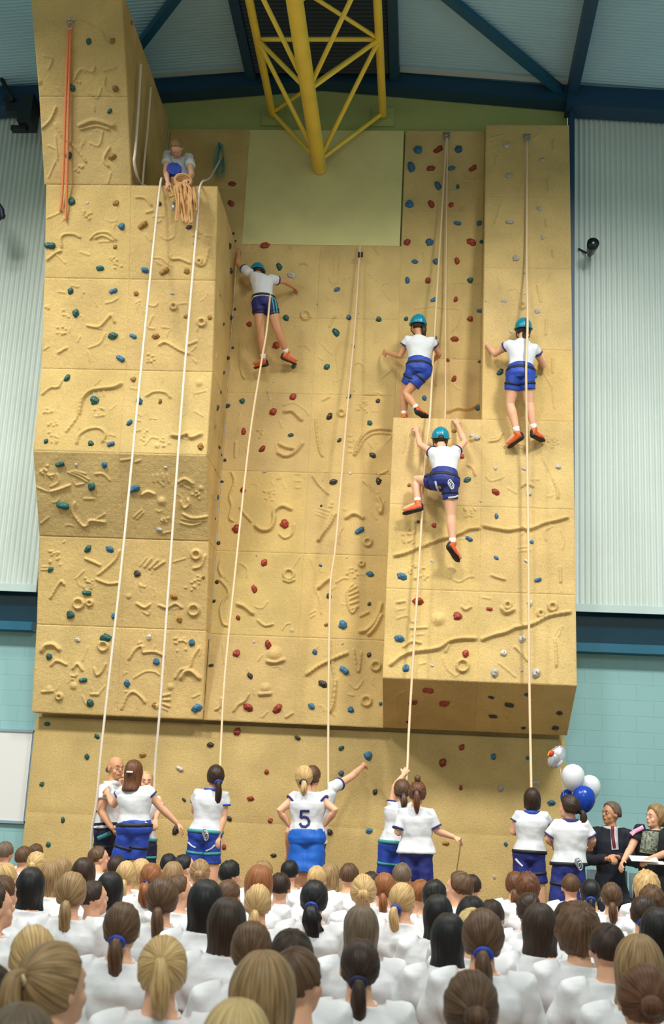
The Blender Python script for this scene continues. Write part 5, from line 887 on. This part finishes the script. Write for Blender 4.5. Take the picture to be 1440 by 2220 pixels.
project_ribbon(sh.data, 'scarf', [(1394, 1794), (1378, 1803), (1368, 1812)], 8, mat('pink_scarf', (226, 160, 196), .8), sh, r_.location, off=.014)
c = at(1396, 1862, -1.7); tag(MB().box(c, (.26, .18, .006), Matrix.Rotation(.25, 3, 'X')).box(c+V((.1, .02, -.03)), (.2, .16, .006), Matrix.Rotation(.15, 3, 'X')).build('programme', SOCK, smooth=False, origin=c), 'white papers on the lap of the woman in black', 'paper')
# --- balloons
BW = mat('white_balloon', (226, 230, 236), .3); BB = mat('blue_balloon', (16, 62, 168), .25)
def balloon(x, y, Y, r, m, label):
    c = at(x, y, Y); t = empty('balloon', c+V((0, 0, -r*1.2)), label, 'balloon', 'cluster of balloons')
    MB().ell(c, (r, r, r*1.18), None, 28, 20, lambda d, p: V((p.x*(1+.12*d.z), p.y*(1+.12*d.z), p.z))).tube([c+V((0, 0, -r*1.15)), c+V((0, 0, -r*1.15-.03))], [.008, .018], 8, caps=False).build('balloon_skin', m, t)
    MB().tube([c+V((0, 0, -r*1.2)), V((2.98, Y, (c.z-r*1.2)*.5+.4)), V((3.0, -.95, .25))], .0025, 5).build('string', WHITE, t)
balloon(1243, 1686, -.95, .118, BW, 'white balloon highest of the round ones, left of the other white'); balloon(1279, 1708, -.75, .112, BW, 'white balloon at the right of the cluster'); balloon(1266, 1733, -.98, .118, BB, 'large blue balloon in front of the white ones'); balloon(1233, 1732, -.8, .085, BB, 'smaller blue balloon above the dark ponytail person')
c = at(1207, 1641, -.9); t = empty('foil_balloon', c+V((0, 0, -.15)), 'silver foil balloon with red and orange patch floating at top', 'balloon', 'cluster of balloons')
FO = mat('silver_foil', (214, 220, 230), .18, metal=.7, nscale=14, namt=.25)
Rm = Matrix.Rotation(.5, 3, 'Y')
MB().ell(c, (.085, .05, .13), Rm, 26, 16, lambda d, p: p*(1+.05*math.sin(14*math.atan2(d.z, d.x)))).build('foil_skin', FO, t)
MB().ell(c+V((-.055, -.035, .03)), (.026, .02, .035), Rm).build('red_patch', mat('red_print', (200, 50, 30), .4), t); MB().ell(c+V((-.075, -.022, .03)), (.018, .02, .04), Rm).build('orange_patch', mat('orange_print', (226, 150, 40), .4), t)
MB().ell(c+V((.01, -.042, .05)), (.04, .015, .04), Rm).build('white_patch', SOCK, t); MB().tube([c+V((.04, 0, -.12)), c+V((.07, 0, -.35)), V((3.0, -.95, .25))], .003, 5).build('ribbon', WHITE, t)
tag(MB().tube([(3.0, -.95, 0), (3.0, -.95, .12), (3.0, -.95, .25)], [.07, .055, .02], 14).build('balloon_weight', mat('weight_blue', (40, 80, 150), .4), origin=(3, -.95, 0)), 'small blue weight on the floor holding the balloon strings', 'weight')
# ------------------------------------------------------------------ the seated crowd
def seat_skel(): 
    j = {'H': V((0, .03, .665)), 'N': V((0, .0, .55))}
    for q, n in ((-1, 'L'), (1, 'R')):
        j['S'+n] = V((q*.15, 0, .50)); j['E'+n] = V((q*.2, .06, .29)); j['W'+n] = V((q*.09, .24, .2)); j['H'+n] = V((q*.09, 0, .13)); j['K'+n] = V((q*.27, .3, .15)); j['A'+n] = V((-q*.06, .36, .07)); j['T'+n] = V((-q*.18, .38, .05))
    return j
SB_ = {}
def seat_mesh(yaw, pitch):
    k = (round(yaw, 2), pitch)
    if k in SB_: return SB_[k]
    J = seat_skel(); f = V((math.sin(yaw), math.cos(yaw), pitch)).normalized(); M = HMtx(J['H'], f); s = .93
    b = MB(); b.loft(torso_secs(J, s), 18); b.tube([J['N']-V((0, 0, .04)), J['N']+(J['H']-J['N'])*.4, J['H']-V((0, 0, .03))], [.056, .047, .048], 12); head_geo(b, M, s)
    for q in 'LR':
        limb(b, J['S'+q], J['E'+q], J['W'+q], [.044, .038, .034, .034, .028, .022], 10); hand_geo(b, J['W'+q], (0, .7, -.5) if q == 'L' else (0, .7, -.5), (0, -.3, -1), s, .5, 1 if q == 'L' else -1)
        limb(b, J['H'+q], J['K'+q], J['A'+q], [.08, .068, .048, .05, .042, .03], 10)
    me = fuse(b, .009, 2); me.materials.append(SKIN); SB_[k] = (me, M); return SB_[k]
J = seat_skel(); m = MB(); m.loft(torso_secs(J, .93, .02, .0, 1.1, .1, 1.1), 24)
for q in 'LR':
    S, E = J['S'+q], J['E'+q]; m.tube([S.lerp((J['SL']+J['SR'])/2, .35), S, S.lerp(E, .4), S.lerp(E, .8)], [.064, .068, .066, .07], 14, caps=False)
WHITE2 = mat('white_polo', (228, 229, 234), .9, nscale=6, namt=.03, bump=.25, bscale=18); SHIRT = fuse(m, .009, 4, .016, 8); SHIRT.materials.append(WHITE2)
m = MB(); m.loop([J['N']+V((.064*math.cos(t), .01+.06*math.sin(t), -.022+.008*math.sin(t))) for t in np.linspace(0, 2*PI, 20, endpoint=False)], (.009, .02), 6); COLLAR = m.mesh('collar'); COLLAR.materials.append(WHITE2)
m = MB(); m.loft(torso_secs(J, .93, .016, -.16, .3), 18)
for q in 'LR': m.tube([J['H'+q], J['H'+q].lerp(J['K'+q], .4), J['H'+q].lerp(J['K'+q], .8)], [.1, .094, .088], 12, caps=False)
SKIRT = fuse(m, .012, 3, .006, 8); SKIRT.materials.append(NVY2)
m = MB()
for q in 'LR': m.loft([(J['A'+q], V((0, .035, 0)), V((0, 0, .04))), (J['A'+q].lerp(J['T'+q], .6), V((0, .042, 0)), V((0, 0, .03))), (J['T'+q]+(J['T'+q]-J['A'+q])*.3, V((0, .02, 0)), V((0, 0, .02)))], 10)
SHOES = m.mesh('shoes'); SHOES.materials.append(SOLE)
for me in (SHIRT, COLLAR, SKIRT, SHOES): me.polygons.foreach_set('use_smooth', [True]*len(me.polygons))
# x, y of head top, head width, hair style, colour, tie, head yaw, words
CROWD = """14 1822 38 x gy - 0 short greyish brown hair
54 1832 34 x br - 0 short brown hair
80 1827 24 x br - 0 small brown head
82 1843 39 b bl w 0 golden hair in a bun
137 1857 34 B db - 0 light brown bobbed hair
114 1865 44 B db - 0 dark blond bobbed hair
185 1858 50 B dk - 0 dark reddish brown bob
217 1833 40 x br - .9 short brown hair in profile
72 1878 60 s bk - 0 straight black shoulder length hair
18 1867 44 x bl - .4 golden brown hair
13 1893 52 x br - .5 brown hair
-4 1915 60 x dk - .8 dark hair in profile
160 1888 72 p db k 0 dark blond low ponytail
208 1905 42 x dk - .8 dark brown hair turned right
242 1887 54 s bk - 0 glossy straight black hair
277 1863 40 p bl w 0 blond ponytail
255 1852 34 x dk - 0 dark brown hair
308 1860 37 B bl - 0 bright blond hair
330 1868 50 t gi n 0 orange blond curly ponytail
368 1848 34 x bk - 0 short black hair
403 1850 37 x bk - .8 short black hair turned right
377 1866 42 B db - 0 streaked blond brown hair
437 1860 46 b db k 0 dark blond hair tied low
430 1838 30 x bl - 0 small blond head
357 1900 78 p br k 0 smooth brown low ponytail with dark band
392 1893 42 x br - .8 brown hair turned right
270 1948 82 p br b -.1 brown ponytail with blue scrunchie
450 1907 76 s bk - 0 long straight black hair
75 1997 90 p bl b -.4 blond ponytail with blue band
361 2018 112 P bl w .15 blond high ponytail with pale band
122 2030 126 P db w .5 dark blond side turned ponytail
55 2165 135 B gy - 0 grey blond crown
-10 2080 62 x dk - .5 dark hair cut by frame
502 1862 44 x bk - .4 round black hair
572 1862 44 x db - 0 light brown hair
565 1878 66 s gi - 0 long ginger hair
563 1912 58 p bl w 0 yellow blond ponytail
610 1888 40 x dk - 0 dark brown hair
630 1862 40 x bk - 0 very dark short hair
500 1903 42 p br w .6 brown hair turned right
497 1943 84 s dk - 0 very long dark hair
683 1905 66 t bk b 0 black curly ponytail with blue scrunchie
718 1870 38 B db - .7 dark blond hair turned right
688 1874 32 x bl - 0 small pale blond head
758 1868 40 x br - 0 brown tousled hair
790 1895 62 b bl w 0 streaked blond bun
806 1886 40 x dk - 0 dark hair
835 1888 43 p gi - 0 red ginger hair
873 1870 46 x gy - 0 light brown hair
875 1910 58 p bl b .6 blond hair with blue ribbon
942 1902 46 p bk - 0 black tied hair
950 1936 60 s bk - 0 long straight black hair
787 1958 72 B gy - 0 greyish brown bob
913 1903 36 x gi - 0 orange blond hair
550 1988 90 p br b -.1 brown hair with blue tie
635 2003 78 x dk - 0 dark grey brown hair
785 2027 104 p dk n 0 dark brown low bunched ponytail
652 2042 92 x br - .6 brown hair with ear showing
574 2060 150 s db - .1 long loose olive blond hair
522 2155 130 s pb - 0 golden blond crown
995 1890 60 x br - -.8 brown hair turned left
1025 1893 32 x dk - 0 dark brown hair
1022 1937 66 x bk - 0 black brown crown
1066 1945 42 x dk - 0 dark hair
1117 1887 44 p au w 0 auburn hair with clip
1145 1893 50 c au - 0 auburn wavy hair
1147 1930 52 b dk k 0 dark hair with small bun
1170 1957 78 B dk - 0 dark brown chin length bob
1238 1892 42 x br - 0 short brown hair
1280 1903 45 p bk b 0 black hair with blue tie
1325 1910 47 p br k 0 brown pulled back hair
1402 1893 70 c bl - 0 blond brown curly hair
1413 1920 52 c br - 0 brown wavy hair
1393 1938 58 p dk b 0 dark brown hair with blue tie
1425 1965 72 s bk - 0 black long hair
1230 1950 54 x dk - 0 dark brown crown
1255 1962 92 c br - 0 brown curly shoulder length hair
1318 1995 84 x dk - 0 dark brown hair
1047 1968 96 p br b 0 light brown hair with blue ribbon
1023 1962 50 x pb - 0 pale blond crown
975 1975 66 s bk - 0 straight black hair
1383 2025 110 B db - 0 blond brown half up hair
1023 2090 122 b br n 0 smooth brown hair with navy bow
1395 2078 112 b au - 0 brown hair twisted up
1437 1884 40 x dk - 0 dark hair at frame edge"""
rows = []
for ln in CROWD.split('\n'):
    a = ln.split(); x, y, w = float(a[0]), float(a[1]), float(a[2]); rows.append([x, y, w, a[3], a[4], a[5], float(a[6]), ' '.join(a[7:])])
def dep(x, y, w):
    yh = 1773+(x-720)*.0495; d1 = .385*F/(y-yh+3); d2 = .178*F/w; return d1**.8*d2**.2
for r in rows: r.append(dep(*r[:3]))
band = lambda d: 0 if d > 10.6 else 1 if d > 8.2 else 2 if d > 6.2 else 3 if d > 4.6 else 4
BN = ['back row', 'second row', 'middle row', 'fourth row', 'front row']
ORD = 'first second third fourth fifth sixth seventh eighth ninth tenth eleventh twelfth thirteenth fourteenth fifteenth sixteenth seventeenth eighteenth nineteenth twentieth twenty-first twenty-second twenty-third twenty-fourth twenty-fifth twenty-sixth twenty-seventh twenty-eighth twenty-ninth thirtieth'.split()
placed = []
for bi in range(5):
    rr = sorted([r for r in rows if band(r[8]) == bi], key=lambda r: r[0])
    for i, (x, y, w, st_, col, tie, yaw, words, d) in enumerate(rr):
        best = None
        for mul in (1, .97, 1.03, .94, 1.06, .91, 1.09, .88, 1.12):
            zt = min(.9, max(.68, atd(x, y, d*mul).z)); p = atz(x, y-2, zt) if mul == 1 else atd(x, y-2, d*mul); zt = p.z; L = min([math.hypot(p.x-qx, p.y-qy) for qx, qy in placed] or [9])
            if best is None or L > best[0]+.02: best = (L, p, zt)
            if L > .36: break
        L, p, zt = best; sc = zt/.785
        placed.append((p.x, p.y))
        root = empty('person', (p.x, p.y-.03, 0), '%s, seated %s from left in %s' % (words, ORD[i], BN[bi]), 'person', 'seated audience in white shirts')
        body_yaw = random.uniform(-.15, .15); root.rotation_euler = (0, 0, body_yaw); root.scale = (sc, sc, sc)
        yq = round(yaw*2)/2 if abs(yaw) > .2 else 0.; me, M = seat_mesh(yq, .18)
        def part(n, me, par=root): o = bpy.data.objects.new(n, me); COL.objects.link(o); o.parent = par; return o
        part('body', me); s1 = part('shirt', SHIRT); part('collar', COLLAR, s1); part('shorts', SKIRT); part('shoes', SHOES)
        hk = dict(L=None)
        rl = root.location.copy(); n0 = root
        # hair is modelled in the person's own coordinates
        def wl(me_, nm, par, origin=None): pass
        _l = link
        def link_local(name, me_, mat_=None, parent=None, origin=None, smooth=True):
            me_.polygons.foreach_set('use_smooth', [True]*len(me_.polygons)); o = bpy.data.objects.new(name, me_); COL.objects.link(o); o.parent = parent; return o
        globals()['link'] = link_local
        add_hair(root, M, .93*min(1.12, max(.95, (w/(.18*F/d))**.5)), st_, col, None if tie == '-' else tie, None, tx=random.uniform(-.015, .015), L={'s': .22}.get(st_))
        globals()['link'] = _l
print('crowd', len(rows))
# ------------------------------------------------------------------ camera object, light
cd = bpy.data.cameras.new('camera'); co = bpy.data.objects.new('camera', cd); COL.objects.link(co); scene.camera = co
cd.sensor_fit = 'VERTICAL'; cd.sensor_height = 36; cd.sensor_width = 24; cd.lens = F/2220*36
co.matrix_world = Matrix.Translation(CAM) @ Matrix((RT, UP, -FW)).transposed().to_4x4()
cd.dof.use_dof = True; cd.dof.focus_distance = 13.3; cd.dof.aperture_fstop = 4.5; cd.clip_end = 200
def area(name, loc, tgt, size, power, col):
    l = bpy.data.lights.new(name, 'AREA'); l.shape = 'DISK'; l.size = size; l.energy = power; l.color = col
    o = bpy.data.objects.new(name, l); COL.objects.link(o); o.location = loc; o.rotation_euler = (V(tgt)-V(loc)).to_track_quat('-Z', 'Y').to_euler(); return o



def lamp(loc, tgt, power, size=1.5, spread=95, col=(1, .975, .9)):
    o = area('unseen_lamp', loc, tgt, size, power, col); o.data.spread = math.radians(spread)
for x, p in ((-4.6, 270), (0, 180), (4.6, 285)): lamp((x, -7.0, 9.9), (x*.6, -1.9, 0), p, 1.3, 108)
for x, p in ((-4.2, 96), (3.6, 54)): lamp((x, -4.2, 10.0), (x*.8, -3.2, 0), p, .9, 138, (1, .97, .88))
lamp((1, -15.2, 7.5), (0, -7.5, .5), 130, 2, 110)  # unseen fill lamp behind the camera, added to brighten the near crowd
w = bpy.data.worlds.new('daylight'); scene.world = w; w.use_nodes = True; bg = w.node_tree.nodes['Background']; bg.inputs['Color'].default_value = (.8, 1, .92, 1); bg.inputs["Strength"].default_value = .46
scene.view_settings.view_transform = 'Standard'; scene.view_settings.look = 'None'; scene.view_settings.exposure = 0; scene.view_settings.gamma = 1; scene.view_settings.use_curve_mapping = False
